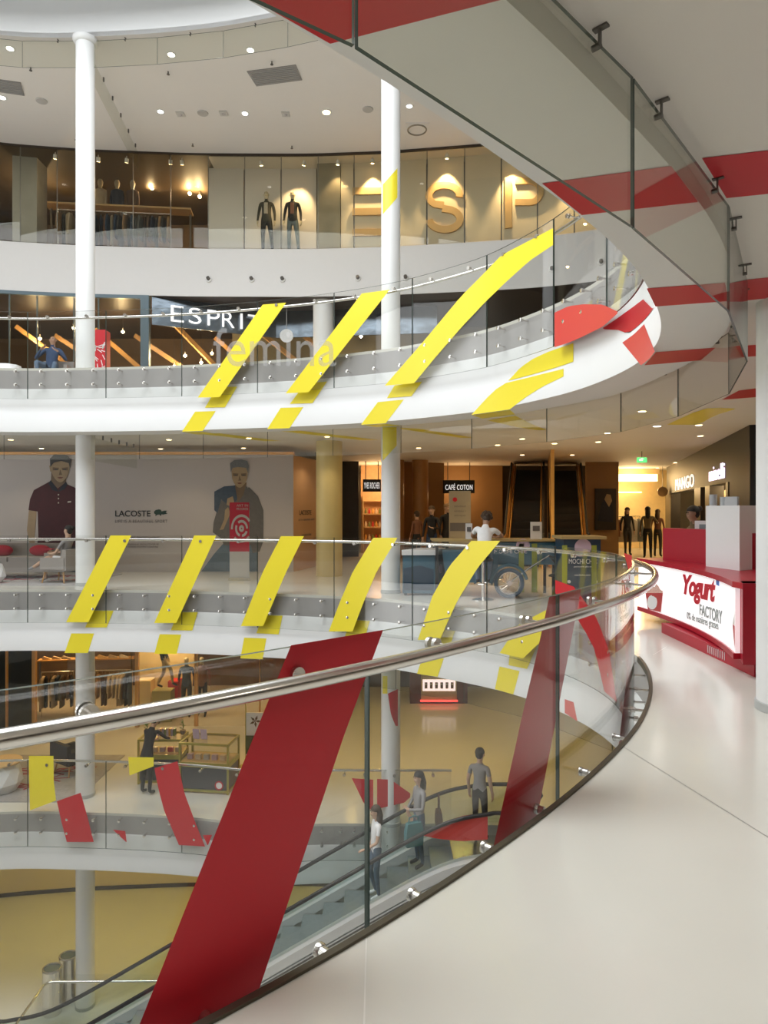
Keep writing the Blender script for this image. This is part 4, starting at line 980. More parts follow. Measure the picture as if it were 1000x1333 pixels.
# cosmetics shelves with bottles
t = thing('display_shelf', 'shelf of small red and amber bottles in the cosmetics shop', 'shelf', (-.2, 26.2, 0))
for z in (.5, 1.0, 1.5, 2.0): part(MB().box((-.15, 26.3, z), (1.3, .3, .03)), 'board', PALEWOOD, t, smooth=False)
for x in (-.8, .5): part(MB().box((x, 26.3, 1.1), (.03, .3, 2.2)), 'side', PALEWOOD, t, smooth=False)
bcol = [mat('bottle_%d' % i, c, .3, noise=.1) for i, c in enumerate([(.6, .04, .03), (.7, .35, .08), (.75, .6, .45), (.2, .25, .08)])]
for z in (.515, 1.015, 1.515):
    for k in range(9):
        o = MB().lathe((-.7 + k * .135, 26.25, z), [(.04, 0), (.045, .12), (.02, .16), (.02, .21)], 10).build('bottle', bcol[(k + int(z * 2)) % 4]); tag(o, ('red', 'amber', 'cream', 'green')[(k + int(z * 2)) % 4] + ' small bottle on the ' + {.515: 'low', 1.015: 'middle', 1.515: 'high'}[z] + ' board of the cosmetics shelf', 'bottle', 'bottles in the cosmetics shop')
for x0, lab in ((.42, 'brown round column between the small shops'), (1.25, 'brown round column left of the shirt shop')):
    column(x0, 23.6, .28, 0, ZH, lab, mat('brown_gloss', (.40, .20, .07), .3, noise=.1))
# beige info totem
t = thing('info_totem', 'tall beige information totem below the shirt shop sign', 'totem', (2.0, 18.2, 0))
p0, p1 = at_y(585, 0, 18.2).x, at_y(613, 0, 18.2).x
part(MB().box(((p0 + p1) / 2, 18.25, 1.08), (p1 - p0, .1, 2.16)), 'panel', mat('totem_beige', (.42, .37, .27), .5, noise=.05), t, smooth=False)
part(MB().tube([(p0 + .15, 18.198, 1.93), (p0 + .15, 18.19, 1.93)], .06, 18), 'emblem', RED, t)
for k, z in enumerate((1.75, 1.62, 1.5)): text('lettering', ('BIENVENUE', 'NIVEAU 1', 'BOUTIQUES')[k], INKG, ((p0 + p1) / 2, 18.198, z), .3, .04, t, depth=.003)
part(MB().box(((p0 + p1) / 2, 18.198, 1.2), (p1 - p0 - .04, .006, .22)), 'dark_band', INKG, t, smooth=False)
# two escalators going up into the ceiling
ED = Vector((.2385, 1, 0)).normalized(); ES = Vector((ED.y, -ED.x, 0))
WOODG = mat('amber_panel', (.80, .46, .13), .35, noise=.15, nscale=2)
BELT = mat('step_black', (.02, .02, .022), .5, noise=.2)
def escalator_up(bx, by, label):
    t = thing('escalator', label, 'escalator', (bx, by, 0)); B = Vector((bx, by, 0)); rise = math.tan(math.radians(30))
    n = 14
    for k in range(n):
        c = B + ED * (.2 + .4 * k) + Vector((0, 0, .2309 * (k + .5) - .12)); M = Matrix((ES, ED, Vector((0, 0, 1)))).transposed()
        mb = MB().box(c, (.86, .41, .235), M=M); part(mb, 'step', BELT, t, smooth=False)
    top = B + ED * 5.75 + Vector((0, 0, 3.32))
    for s in (-1, 1):
        o = ES * (s * .52)
        mb = MB(); a0 = B + o - ED * .9; z = Vector((0, 0, 1))
        pts = [a0 + z * .02, B + o + z * .02, top + o, top + o + z * .06, top + o - ED * 1.45 + z * .0, B + o + ED * .1 + z * .9, a0 + z * .9]
        mb.prism(pts, ES * (.05 * s)); part(mb, 'balustrade_panel', WOODG, t, smooth=False)
        mb = MB(); mb.tube([a0 + z * .5 + o * .07, a0 - ED * .12 + z * .75 + o * .07, a0 + z * .96 + o * .07, B + o * 1.07 + ED * .1 + z * .96, top - ED * 1.55 + o * 1.07 + z * .0], .035, 8); part(mb, 'handrail', BLACK, t)
        mb = MB(); q0 = B + o * .9 + z * .05; mb.beam(q0, q0 + (top - B) * .98, .03, .3); part(mb, 'skirt', WOODG, t, smooth=False)
escalator_up(4.09, 20.0, 'escalator with amber sides climbing beside the lit shirt shop')
escalator_up(5.49, 20.35, 'escalator with amber sides climbing beside the dark poster')
struct(MB().prism([(4.74, 19.4, 0), (4.84, 19.4, 0), (6.2, 25.5, 0), (6.1, 25.5, 0)], (0, 0, 3.4)), 'wall_divider', WOODG, 'amber dividing wall between the two escalators', smooth=False)
# dark poster panel
t = thing('poster_panel', 'tall dark poster of a woman on the brown wall', 'poster', (8.0, 24.3, .5))
a, b = at_y(776, 690, 24.35), at_y(803, 636, 24.35)
part(MB().box(((a.x + b.x) / 2, 24.448, (a.z + b.z) / 2), (b.x - a.x, .1, b.z - a.z)), 'board', HALLD, t, smooth=False)
part(MB().prism([at_y(x, y, 24.39) for x, y in ((778, 678), (783, 656), (789, 648), (796, 652), (799, 668), (798, 680))], (0, .004, 0)), 'printed_coat', NAVY, t, smooth=False)
part(MB().prism([at_y(x, y, 24.38) for x, y in ((787, 650), (790, 643), (795, 644), (797, 652), (793, 660))], (0, .004, 0)), 'printed_face', SKP, t, smooth=False)
# fashion shop at the end, with angled glazed wall
RA, RB = Vector((11.4, 27.5, 0)), Vector((7.6, 14.5, 0))
def rw(px, z=0.0, off=0.0):
    k = (px - 500) / F; d = RB - RA; t_ = (k * RA.y - RA.x) / (d.x - k * d.y); p = RA + d * t_; n_ = Vector((d.y, -d.x, 0)).normalized()
    if n_.x > 0: n_ = -n_
    return p + n_ * off + Vector((0, 0, z))
def rwall(name, px0, px1, z0, z1, m, label, off=0.0, t=.1):
    a, b = rw(px0, 0, off), rw(px1, 0, off); n_ = rw(px0, 0, off - t) - a
    mb = MB().prism([a + Vector((0, 0, z0)), b + Vector((0, 0, z0)), b + Vector((0, 0, z1)), a + Vector((0, 0, z1))], n_); return struct(mb, name, m, label, smooth=False)
rwall('wall_right_shops', 868, 976, 2.3, ZH, BLACK, 'dark band above the shop windows', 0.0, .3)
CREAML = mat('shop_cream', (.80, .58, .28), .5, noise=.05)
rwall('wall_shop_back', 868, 910, 0, 2.3, CREAML, 'cream lit interior behind the glass', -1.2); rwall('wall_shop_back', 912, 950, 0, 2.3, CREAML, 'cream lit interior of the shoe shop', -1.2)
for a, b in ((867, 874), (905, 913), (919, 925), (946, 949)): rwall('wall_pier', a, b, 0, 2.3, HALLD, 'dark shop pier', .02, .35)
rwall('wall_pier', 953, 980, 0, 2.9, BLACK, 'black wall at the end of the shop row', .05, .3)
def rsign(body, px0, px1, zc, h, label, m):
    a, b = rw(px0, zc, .001), rw(px1, zc, .001); t = thing('shop_sign', label, 'sign', (a + b) / 2)
    text('lettering', body, m, (a + b) / 2, (b - a).length, h, t, right=(b - a), depth=.02, spacing=1.1)
rsign('MANGO', 880, 904, 2.56, .40, 'white letters reading MANGO above the glazed shop corner', SIGNW)
rsign('minelli', 924, 944, 2.60, .38, 'violet white letters reading minelli above the shoe shop', mat('sign_violet', (.8, .7, 1), .4, emit=1.6, ecol=(.86, .74, 1), noise=.01))
point('fashion_shop_light', (10.2, 28.2, 2.7), 150, (1, .72, .36), .4); point('fashion_window_light', rw(888, 2.3, -.6), 70, (1, .68, .32), .2); point('shoe_shop_light', rw(935, 2.3, -.6), 60, (1, .68, .32), .2)
t = thing('light_trough', 'long lit ceiling trough inside the fashion shop', 'light', (10.2, 28.4, 2.9)); part(MB().box((10.3, 28.6, 3.0), (2.2, .3, .3)), 'glow_panel', mat('trough_glow', (1, .8, .5), .5, emit=3.2, ecol=(1, .70, .30), noise=.02), t, smooth=False); part(MB().box((10.3, 28.6, 3.255), (2.3, .4, .22)), 'housing', CREAML, t, smooth=False)
t = thing('light_trough', 'thin lit strip on the back wall of the fashion shop', 'light', (10.2, 29.5, 2.4)); part(MB().box((10.2, 29.56, 2.42), (1.9, .06, .05)), 'glow_panel', mat('trough_glow'), t, smooth=False)
p = at_y(863, 640, 26.8); t = thing('hanging_disc', 'large tan disc hanging at the fashion shop entrance', 'decoration', p); part(MB().tube([p, p + Vector((0, .05, 0))], .2, 28), 'disc', mat('disc_tan', (.55, .35, .18), .5, noise=.05), t); part(MB().cyl((p.x, p.y + .02, p.z + .19), (p.x, p.y + .02, ZH), .01, 6), 'hanger', DSTEEL, t)
ga, gb = Vector((9.3, 27.6, 1.4)), Vector((10.6, 28.3, 1.4)); rail(ga, gb, 0, 'clothes rail inside the bright fashion shop'); garments(ga, gb, 9, 'hanging in the bright fashion shop', 'clothes in the fashion shop')
# exit sign
t = thing('exit_sign', 'green emergency exit sign hanging from the hall ceiling', 'sign', at_y(836, 598.5, 20)); a, b = at_y(830, 602, 20), at_y(842.5, 595.5, 20)
part(MB().box(((a.x + b.x) / 2, 20.03, (a.z + b.z) / 2), (b.x - a.x, .05, b.z - a.z)), 'panel', mat('exit_green', (.05, .6, .15), .4, emit=1.3, ecol=(.12, .8, .22), noise=.03), t, smooth=False)
part(MB().prism([(a.x + .05, 20.0, a.z + .05), (a.x + .16, 20.0, a.z + .05), (a.x + .16, 20.0, a.z + .1), (a.x + .22, 20.0, a.z + .1), (a.x + .13, 20.0, a.z + .13), (a.x + .05, 20.0, a.z + .09)], (0, .004, 0)), 'pictogram', SIGNW, t, smooth=False)
part(MB().cyl(((a.x + b.x) / 2, 20.03, b.z), ((a.x + b.x) / 2, 20.03, ZH), .01, 6), 'hanger', DSTEEL, t)
# ------------------------------------------------------------------ yogurt kiosk
KR = mat('kiosk_red', (.42, .010, .028), .3, noise=.02); KW = mat('kiosk_white', (.82, .82, .82), .25, noise=.01)
KL = mat('kiosk_lightbox', (.95, .93, .94), .3, emit=.5, ecol=(1, .97, .98), noise=.01)
t = thing('yogurt_kiosk', 'red yogurt kiosk counter with curved white light panel', 'kiosk', (4.2, 8.4, 0))
def arc(A, M_, B, n):               # circle-like curve through three plan points
    A, M_, B = map(np.array, (A, M_, B)); c = 2 * M_ - (A + B) / 2
    return [(1 - u) ** 2 * A + 2 * u * (1 - u) * c + u * u * B for u in np.linspace(0, 1, n)]
front = arc((3.56, 6.92), (3.86, 8.5), (3.84, 10.3), 22)
def curved_front(z0, z1, d0, thick):
    rows = []
    for x, y in front: rows.append([(x + d0, y, z0), (x + d0, y, z1), (x + d0 + thick, y, z1), (x + d0 + thick, y, z0), (x + d0, y, z0)])
    mb = MB().ladder(rows); [mb.add(r[:4], [(0, 1, 2, 3)]) for r in (rows[0], rows[-1])]; return mb
part(MB().prism([(3.66, 6.75, 0), (3.74, 9.2, 0), (4.3, 9.2, 0), (5.3, 8.6, 0), (5.3, 6.75, 0)], (0, 0, .13)), 'plinth', KR, t, smooth=False)
body = part(MB().prism([(x + .05, y, .13) for x, y in front] + [(5.4, 10.3, .13), (5.4, 6.75, .13), (3.6, 6.75, .13)], (0, 0, .74)), 'body', KR, t, smooth=False)
lb = part(curved_front(.20, .87, .0, .05), 'light_panel', KL, t, 'white illuminated advertising panel')
part(curved_front(.14, .20, -.02, .07), 'panel_ledge', KR, t)
part(MB().prism([(x - .03, y, .87) for x, y in front] + [(5.4, 10.3, .87), (5.4, 6.72, .87), (3.53, 6.72, .87)], (0, 0, .06)), 'countertop', KR, t, smooth=False)
part(MB().prism([(3.52, 6.7, .13), (3.62, 6.93, .13), (5.4, 6.93, .13), (5.4, 6.7, .13)], (0, 0, .80)), 'end_block', KR, t, smooth=False)
part(MB().prism([(3.655, 6.7, 0), (3.70, 6.76, 0), (5.3, 6.76, 0), (5.3, 6.7, 0)], (0, 0, .13)), 'end_plinth', KR, t, smooth=False)
# raised red back and white cabinet
pA, pB = at_y(863, 0, 9.9), at_y(921, 0, 9.15)
part(MB().prism([(pA.x, 9.9, .93), (pB.x, 9.15, .93), (pB.x + .12, 9.25, .93), (pA.x + .12, 10.0, .93)], (0, 0, .46)), 'back_panel', KR, t, smooth=False)
wA, wB = at_y(919, 0, 8.75), at_y(963, 0, 8.1)
part(MB().prism([(wA.x, 8.75, .93), (wB.x, 8.1, .93), (wB.x + .35, 8.35, .93), (wA.x + .35, 9.0, .93)], (0, 0, .775)), 'white_cabinet', KW, t, smooth=False)
part(MB().prism([(wB.x + .02, 8.36, .93), (wB.x + 1.2, 7.9, .93), (wB.x + 1.2, 8.0, .93), (wB.x + .1, 8.46, .93)], (0, 0, .44)), 'side_panel', KR, t, smooth=False)
vb = part(MB().prism([(3.683, 7.35, .02), (3.696, 7.8, .02), (3.71, 7.8, .02), (3.70, 7.35, .02)], (0, 0, .1)), 'vent_grille', KW, t, smooth=False)
for k in range(9): part(MB().box((3.682 + .0012 * k, 7.375 + k * .05, .07), (.012, .012, .085)), 'grille_slat', mat('grille_grey', (.66, .62, .62), .4, noise=.03), vb, smooth=False)
def on_front(px, py, lift=.006):
    k = (px - 500) / F; best = None
    for (x0, y0), (x1, y1) in zip(front[:-1], front[1:]):
        g0, g1 = x0 - k * y0, x1 - k * y1
        if g0 * g1 <= 0: f = g0 / (g0 - g1); best = (x0 + (x1 - x0) * f, y0 + (y1 - y0) * f)
    if best is None: best = min(front, key=lambda p: abs(p[0] - k * p[1]))
    return Vector((best[0] - lift, best[1], EYE - (py - HZ) / F * best[1]))
def ktext(body_, x0, x1, yl, yr, h, m, **kw):      # lettering that follows the panel; yl, yr are the centre rows at both ends
    def fn(a, b, tt): 
        x = x0 + (x1 - x0) * (a + .5); y = yl + (yr - yl) * (a + .5) - b * h * (1 + .25 * (a)); return on_front(x, y, .006 + tt * .004)
    o = text('printed_lettering', body_, m, (0, 0, 0), 1, 1, lb, fn=fn, **kw); return o
YR = mat('yogurt_red_ink', (.55, .01, .03), .4, noise=.02); YG = mat('yogurt_grey_ink', (.33, .35, .34), .4, noise=.02)
ktext('Yogurt', 889.5, 932, 764, 773, 38, YR, shear=.25, bold=.035, spacing=.9)
ktext('FACTORY', 911.5, 941, 793, 804, 16, YG, bold=.02)
ktext('0% de matières grasses', 895, 936, 802, 816, 13, YG)
q = [on_front(x, y) for x, y in ((933, 752), (937, 753.5), (937, 763), (933, 761))]; part(MB().poly(q), 'printed_tag', mat('tag_blue', (.10, .22, .60), .4, noise=.02), lb)
# printed yogurt pots on the panel
def ppoly(name, pts, m, lift=.006): return part(MB().poly([on_front(x, y, lift) for x, y in pts]), name, m, lb)
ppoly('printed_pot', [(841, 772), (863.5, 772), (861, 797), (844, 793)], mat('pot_red', (.50, .06, .06), .4, noise=.1)); ppoly('printed_pot_label', [(850 + 6.5 * math.cos(a), 784 + 9.5 * math.sin(a)) for a in np.linspace(0, 2 * PI, 20, endpoint=False)], KW, .009)
ppoly('printed_topping', [(842, 772), (844, 768), (848, 766), (850, 763), (853, 764), (855, 760), (858, 763), (860, 767), (864, 770), (863, 772)], mat('topping_cream', (.72, .45, .38), .5, noise=.4, nscale=50))
ppoly('printed_pot', [(954.5, 812), (962, 815), (961.5, 846), (956.5, 836)], mat('pot_red', (.5, .06, .06))); ppoly('printed_yogurt', [(954.5, 812), (957, 798), (959, 790), (961, 798), (962, 814)], mat('print_cream', (.75, .72, .68), .5, noise=.05))
# cups and the register on the counter
for px, y_, h, r, lab in ((914, 9.6, .0, 0, ''),):
    pass
for k, (px, Y, h, r) in enumerate(((918.5, 8.85, .145, .05), (932, 8.6, .11, .045))):
    p = at_y(px, 0, Y); tt = thing('cup_stack', ('tall stack of translucent cups on the white kiosk cabinet', 'short stack of translucent cups on the white kiosk cabinet')[k], 'cups', (p.x + .1, Y, 1.7055))
    for j in range(int(h / .018)): part(MB().lathe((p.x + .1, Y, 1.7055 + j * .018), [(r * .85, 0), (r, .02), (r * 1.06, .017)], 16), 'cup', mat('cup_grey', (.62, .64, .66), .25, noise=.03), tt)
p = at_y(942.5, 0, 8.45); o = MB().box((p.x + .1, 8.45, 1.7055 + .055), (.14, .1, .11), rz=-.7).build('plastic_box', mat('cup_grey', (.62, .64, .66), .25)); tag(o, 'small translucent plastic box on the kiosk cabinet', 'box')
p = at_y(910, 0, 9.35); tt = thing('cash_register', 'white and grey cash register behind the red kiosk panel', 'register', (p.x + .25, 9.6, .93)); part(MB().box((p.x + .25, 9.6, 1.215), (.34, .1, .57), rz=-.6), 'screen', KW, tt, smooth=False); part(MB().box((p.x + .235, 9.54, 1.34), (.26, .02, .22), rz=-.6), 'display', mat('grey_blue', (.25, .3, .32), .4, noise=.05), tt, smooth=False); part(MB().box((p.x + .28, 9.65, .94), (.4, .3, .02), rz=-.6), 'base', KW, tt, smooth=False)

# ------------------------------------------------------------------ dessert stand on the far right of the gallery: freezer, cart, stool, counter box
BLU = mat('petrol_blue', (.045, .13, .19), .35, noise=.08); BLUD = mat('deep_blue', (.02, .05, .09), .4, noise=.1); PINK = mat('mochi_pink', (.60, .45, .55), .5, noise=.05)
t = thing('chest_freezer', 'blue chest freezer with white lid beside the white column', 'freezer', (.75, 13.6, 0))
fz = [(.40, 13.2, 0), (1.0, 13.2, 0), (1.4, 13.95, 0), (.8, 13.95, 0)]
part(MB().prism([(.36, 13.2, .04), (.98, 13.2, .04), (1.36, 13.95, .04), (.74, 13.95, .04)], (0, 0, .74)), 'body', BLU, t, smooth=False); part(MB().prism([(.34, 13.17, .78), (1.0, 13.17, .78), (1.38, 13.98, .78), (.72, 13.98, .78)], (0, 0, .1)), 'lid', KW, t, smooth=False)
for x, y in ((.42, 13.25), (.92, 13.25), (.8, 13.88), (1.28, 13.88)): part(MB().cyl((x, y, 0), (x, y, .05), .03, 8), 'foot', BLACK, t)
part(MB().prism([(.38, 13.196, .1), (.96, 13.196, .1), (.96, 13.196, .5), (.7, 13.196, .58), (.5, 13.196, .55), (.38, 13.196, .52)], (0, .004, 0)), 'dark_print', BLUD, t, smooth=False)
part(MB().tube([(1.12, 13.42, .5), (1.113, 13.423, .5)], .09, 18), 'emblem', PINK, t)
# motor tricycle cart
t = thing('dessert_cart', 'blue three wheeled dessert cart with spoked wheel and counter', 'cart', (2.3, 13.0, 0))
wc = at_y(663, 757, 12.75); R = .285; wc.z = R + .002
wl = part(MB().tube([(wc.x + (R - .035) * math.cos(a), wc.y, wc.z + (R - .035) * math.sin(a)) for a in np.linspace(0, 2 * PI, 40, endpoint=False)], .035, 10, closed=True), 'tyre', BLUD, t)
part(MB().tube([(wc.x + (R - .08) * math.cos(a), wc.y, wc.z + (R - .08) * math.sin(a)) for a in np.linspace(0, 2 * PI, 32, endpoint=False)], .014, 8, closed=True), 'rim', STEEL, wl)
for k in range(18):
    a = k * PI / 9; part(MB().cyl((wc.x + .04 * math.cos(a + .4), wc.y, wc.z + .04 * math.sin(a + .4)), (wc.x + (R - .085) * math.cos(a), wc.y, wc.z + (R - .085) * math.sin(a)), .006, 5), 'spoke', STEEL, wl)
part(MB().tube([(wc.x, wc.y - .05, wc.z), (wc.x, wc.y + .05, wc.z)], .05, 16), 'hub', STEEL, wl)
part(MB().tube([(wc.x + (R + .05) * math.cos(a), wc.y, wc.z + (R + .05) * math.sin(a)) for a in np.linspace(.2, PI + .1, 18)], .03, 8), 'mudguard', BLU, t)
part(MB().prism([(.98 + .2, 12.95, .28), (1.22 + .9, 12.85, .28), (1.22 + .95, 12.85, .9), (1.1, 12.95, .9)], (.3, 1.0, 0)), 'side_box', BLU, t, smooth=False)
part(MB().prism([(wc.x - .45, wc.y + .12, .62), (wc.x + .95, wc.y + .12, .62), (wc.x + .95, wc.y + .12, 1.04), (wc.x - .45, wc.y + .12, 1.04)], (0, .7, 0)), 'body', BLU, t, smooth=False)
part(MB().box((2.1, 13.25, 1.075), (2.35, .85, .035)), 'counter', mat('counter_wood', (.42, .30, .12), .4, noise=.1), t, smooth=False)
for x, y in ((1.0, 12.9), (1.25, 13.6), (3.2, 12.9), (3.2, 13.6)): part(MB().box((x, y, .53), (.05, .05, 1.06)), 'leg', BLACK, t, smooth=False)
part(MB().tube([(wc.x, wc.y, wc.z), (wc.x + .35, wc.y, .55), (wc.x + .75, wc.y + .02, .8)], .02, 8), 'fork', STEEL, t)
mb = MB()
for a, b in (((.75, .8), (1.15, .35)), ((.75, .42), (1.2, .62)), ((.75, .42), (1.15, .35)), ((1.15, .35), (1.2, .62)), ((.75, .8), (1.2, .62))): mb.cyl((wc.x + a[0], wc.y + .05, a[1]), (wc.x + b[0], wc.y + .05, b[1]), .014, 8)
part(mb, 'frame', BLACK, t)
part(MB().tube([(wc.x - .02, wc.y + .115, .9), (wc.x + .1, wc.y + .08, .92), (wc.x + .25, wc.y + .08, .86)], .005, 6), 'cable', STEEL, t)
text('lettering', 'MOCHI CHIC', KW, (wc.x + .05, wc.y + .11, .87), .62, .07, t, depth=.006)
part(MB().tube([(wc.x + .28, wc.y + .118, .98), (wc.x + .28, wc.y + .11, .98)], .13, 20), 'emblem', PINK, t)
for px in (679, 696): 
    p = at_y(px, 0, 12.86); part(MB().box((p.x, 12.87, .56), (.1, .02, .92)), 'green_strip', mat('olive_strip', (.30, .33, .04), .5, noise=.05), t, smooth=False)
for px, lab in ((610.5, 'small white menu card on the cart counter beside the man'), (698, 'white framed price card on the cart counter')):
    p = at_y(px, 0, 13.2); tt = thing('menu_card', lab, 'card', (p.x, 13.2, 1.0925)); w = .13 if px < 650 else .22; h = .3 if px < 650 else .33
    part(MB().box((p.x, 13.2, 1.0925 + h / 2), (w, .02, h)), 'card', KW, tt, smooth=False); part(MB().box((p.x, 13.185, 1.0925 + h * .62), (w * .6, .01, h * .3)), 'printed_picture', INKG, tt, smooth=False); part(MB().box((p.x, 13.22, 1.0975), (w, .1, .01)), 'foot', KW, tt, smooth=False)
# bar stool
p = at_z(629, 781, 0); t = thing('bar_stool', 'steel bar stool with round foot below the seated man', 'stool', p)
part(MB().lathe(p, [(.2, .002), (.2, .012), (.16, .03), (.04, .05), (.03, .06)], 28), 'base', STEEL, t); part(MB().cyl(p + Vector((0, 0, .05)), p + Vector((0, 0, .72)), .028, 12), 'post', STEEL, t); part(MB().lathe(p + Vector((0, 0, .70)), [(.05, 0), (.17, .015), (.18, .04), (.16, .06), (.02, .062)], 24), 'seat', mat('seat_black', (.03, .03, .03), .5, noise=.1), t)
part(MB().tube([p + Vector((-.16 * math.cos(a), -.16 * math.sin(a), .3)) for a in np.linspace(0, 2 * PI, 20, endpoint=False)], .01, 6, closed=True), 'foot_ring', STEEL, t)
STOOL = p
# counter box with the stand's name
t = thing('counter_box', 'dark blue counter box with wooden top and white name', 'counter', (3.4, 12.4, 0))
a, b = at_y(731, 0, 12.1), at_y(779, 0, 12.1)
part(MB().box(((a.x + b.x) / 2 + .05, 12.42, .57), (b.x - a.x, .6, 1.12)), 'body', BLUD, t, smooth=False); part(MB().box(((a.x + b.x) / 2 + .06, 12.4, 1.16), (b.x - a.x + .14, .72, .05)), 'top', mat('counter_wood', (.42, .30, .12)), t, smooth=False)
text('lettering', 'MOCHI CHIC', KW, ((a.x + b.x) / 2 + .06, 12.118, .74), .5, .085, t, depth=.006); text('lettering', 'patisserie glacee', KW, ((a.x + b.x) / 2 + .06, 12.118, .645), .32, .04, t, depth=.006); text('lettering', 'mochichic.com', KW, ((a.x + b.x) / 2 + .05, 12.118, .50), .28, .03, t, depth=.006)
part(MB().tube([((a.x + b.x) / 2 + .06, 12.121, .99), ((a.x + b.x) / 2 + .06, 12.113, .99)], .15, 24), 'emblem', PINK, t)
for x in (a.x + .14, b.x - .04): part(MB().tube([(x, 12.121, .38), (x, 12.112, .38)], .03, 12), 'round_mark', KW, t)
for x in (a.x + .01, b.x - .12): part(MB().box((x + .05, 12.115, .55), (.09, .01, .95)), 'green_strip', mat('olive_strip', (.3, .33, .04)), t, smooth=False)

# ------------------------------------------------------------------ seating corner on the gallery and pieces above and below it
UPH = mat('grey_upholstery', (.30, .27, .245), .9, noise=.1, nscale=40); REDC = mat('red_cushion', (.36, .02, .04), .8, noise=.1, nscale=30)
def facet(x, y, z, r, h, label, top=None):
    t = thing('faceted_table', label, 'table', (x, y, z)); mb = MB(); n = 9; rings = []
    for j, (rr, zz, ph) in enumerate(((.75, 0, 0), (1.05, .33, .5), (.95, .7, 0), (.8, 1, .5))):
        rings.append([(x + r * rr * math.cos(2 * PI * (k + ph) / n), y + r * rr * math.sin(2 * PI * (k + ph) / n), z + h * zz) for k in range(n)])
    vs_ = [p for q in rings for p in q]; fs = []
    for j in range(3):
        for k in range(n):
            a, b, c, d = j * n + k, j * n + (k + 1) % n, (j + 1) * n + k, (j + 1) * n + (k + 1) % n
            fs += [(a, b, c), (b, d, c)] if j % 2 == 0 else [(a, b, d), (a, d, c)]
    fs += [tuple(range(n - 1, -1, -1)), tuple(3 * n + k for k in range(n))]; mb.add(vs_, fs)
    part(mb, 'base', KW, t, smooth=False)
    if top: part(MB().lathe((x, y, z + h), [(r * .98, 0), (r, .01), (r, .03), (r * .97, .04)], 30), 'top', top, t)
def rug(x0, x1, y0, y1, z, label):
    t = thing('rug', label, 'rug', ((x0 + x1) / 2, (y0 + y1) / 2, z)); part(MB().box(((x0 + x1) / 2, (y0 + y1) / 2, z + .008), (x1 - x0, y1 - y0, .014)), 'pile', mat('rug_grey', (.36, .34, .33), .95, noise=.3, nscale=12), t, smooth=False)
    rnd = random.Random(int(x0 * 10)); mb = MB()
    for k in range(12):
        x, y, a = rnd.uniform(x0 + .5, x1 - .5), rnd.uniform(y0 + .3, y1 - .3), rnd.uniform(0, PI)
        for da in (0, 1.1, 2.2): 
            l = .45; X0, Y0 = x - l * math.cos(a + da), y - l * .5 * math.sin(a + da); X1, Y1 = x + l * math.cos(a + da), y + l * .5 * math.sin(a + da)
            cl = lambda v, lo, hi: max(lo + .02, min(hi - .02, v)); mb.beam((cl(X0, x0, x1), cl(Y0, y0, y1), z + .0155), (cl(X1, x0, x1), cl(Y1, y0, y1), z + .0155), .05, .003)
    part(mb, 'line_pattern', mat('rug_red', (.30, .03, .05), .95, noise=.1), t, smooth=False)
rug(-10.6, -6.75, 14.9, 17.6, 0, 'grey rug with red line pattern under the gallery sofa')
t = thing('sofa', 'grey sofa with red cushions before the printed hoarding', 'sofa', (-8.9, 16.6, .016))
part(MB().box((-8.95, 16.6, .30), (2.0, .8, .24)), 'seat_base', UPH, t, smooth=False); part(MB().box((-8.95, 16.95, .58), (2.0, .16, .5)), 'backrest', UPH, t, smooth=False)
for x in (-9.9, -8.0): part(MB().box((x, 16.6, .42), (.14, .8, .42)), 'armrest', UPH, t, smooth=False)
for x in (-9.4, -8.5): part(MB().box((x, 16.55, .47), (.86, .66, .12)), 'seat_cushion', UPH, t, smooth=False)
for x in (-9.85, -8.05):
    for y in (16.28, 16.92): part(MB().cyl((x, y, .016), (x, y, .19), .022, 8), 'leg', DSTEEL, t)
for x, lab in ((-8.42, 'red cushion on the sofa beside the armchair'), (-9.35, 'red cushion on the sofa beside the faceted table')):
    o = MB().ball((x, 16.72, .66), .27, .09, .14, 14).build('cushion', REDC); tag(o, lab, 'cushion')
def armchair(x, y, z, rz, label, m=UPH):
    t = thing('armchair', label, 'armchair', (x, y, z), rz); M = WM[t.name]
    def bx(n, c, d, **k): 
        mb = MB().box(c, d); mb.v = [tuple(M @ Vector(p)) for p in mb.v]; part(mb, n, m, t, smooth=False)
    bx('seat', (0, .02, .33), (.62, .6, .16)); bx('backrest', (0, -.30, .52), (.72, .1, .46)); bx('armrest', (-.34, -.02, .44), (.08, .58, .26)); bx('armrest', (.34, -.02, .44), (.08, .58, .26))
    for a in (-1, 1):
        for b in (-1, 1):
            mb = MB().cyl((a * .3, b * .27, .001), (a * .25, b * .22, .26), .016, 8, r2=.022); mb.v = [tuple(M @ Vector(p)) for p in mb.v]; part(mb, 'leg', WOOD, t)
armchair(-7.35, 15.55, .016, PI / 2 - .15, 'grey armchair with tapered legs beside the white column')
facet(-8.85, 15.35, .016, .3, .42, 'white faceted low table before the gallery sofa')
facet(at_y(10, 0, 16.4).x, 16.4, 4.6, .36, .52, 'white faceted low table on the upper gallery')
armchair(at_y(70, 0, 16.7).x, 16.75, 4.6, PI + .1, 'grey armchair at the shop window of the upper gallery')
rug(-10.2, -6.6, 14.6, 17.4, -4.6, 'grey rug with red line pattern on the lower gallery')
facet(at_y(2, 0, 15.2).x, 15.2, -4.584, .42, .62, 'white faceted table with wooden top on the lower gallery', PALEWOOD)
armchair(at_y(84, 0, 15.9).x, 16.3, -4.584, -.6, 'dark armchair on the lower gallery behind the white column', mat('charcoal_cloth', (.05, .05, .055), .9, noise=.2))

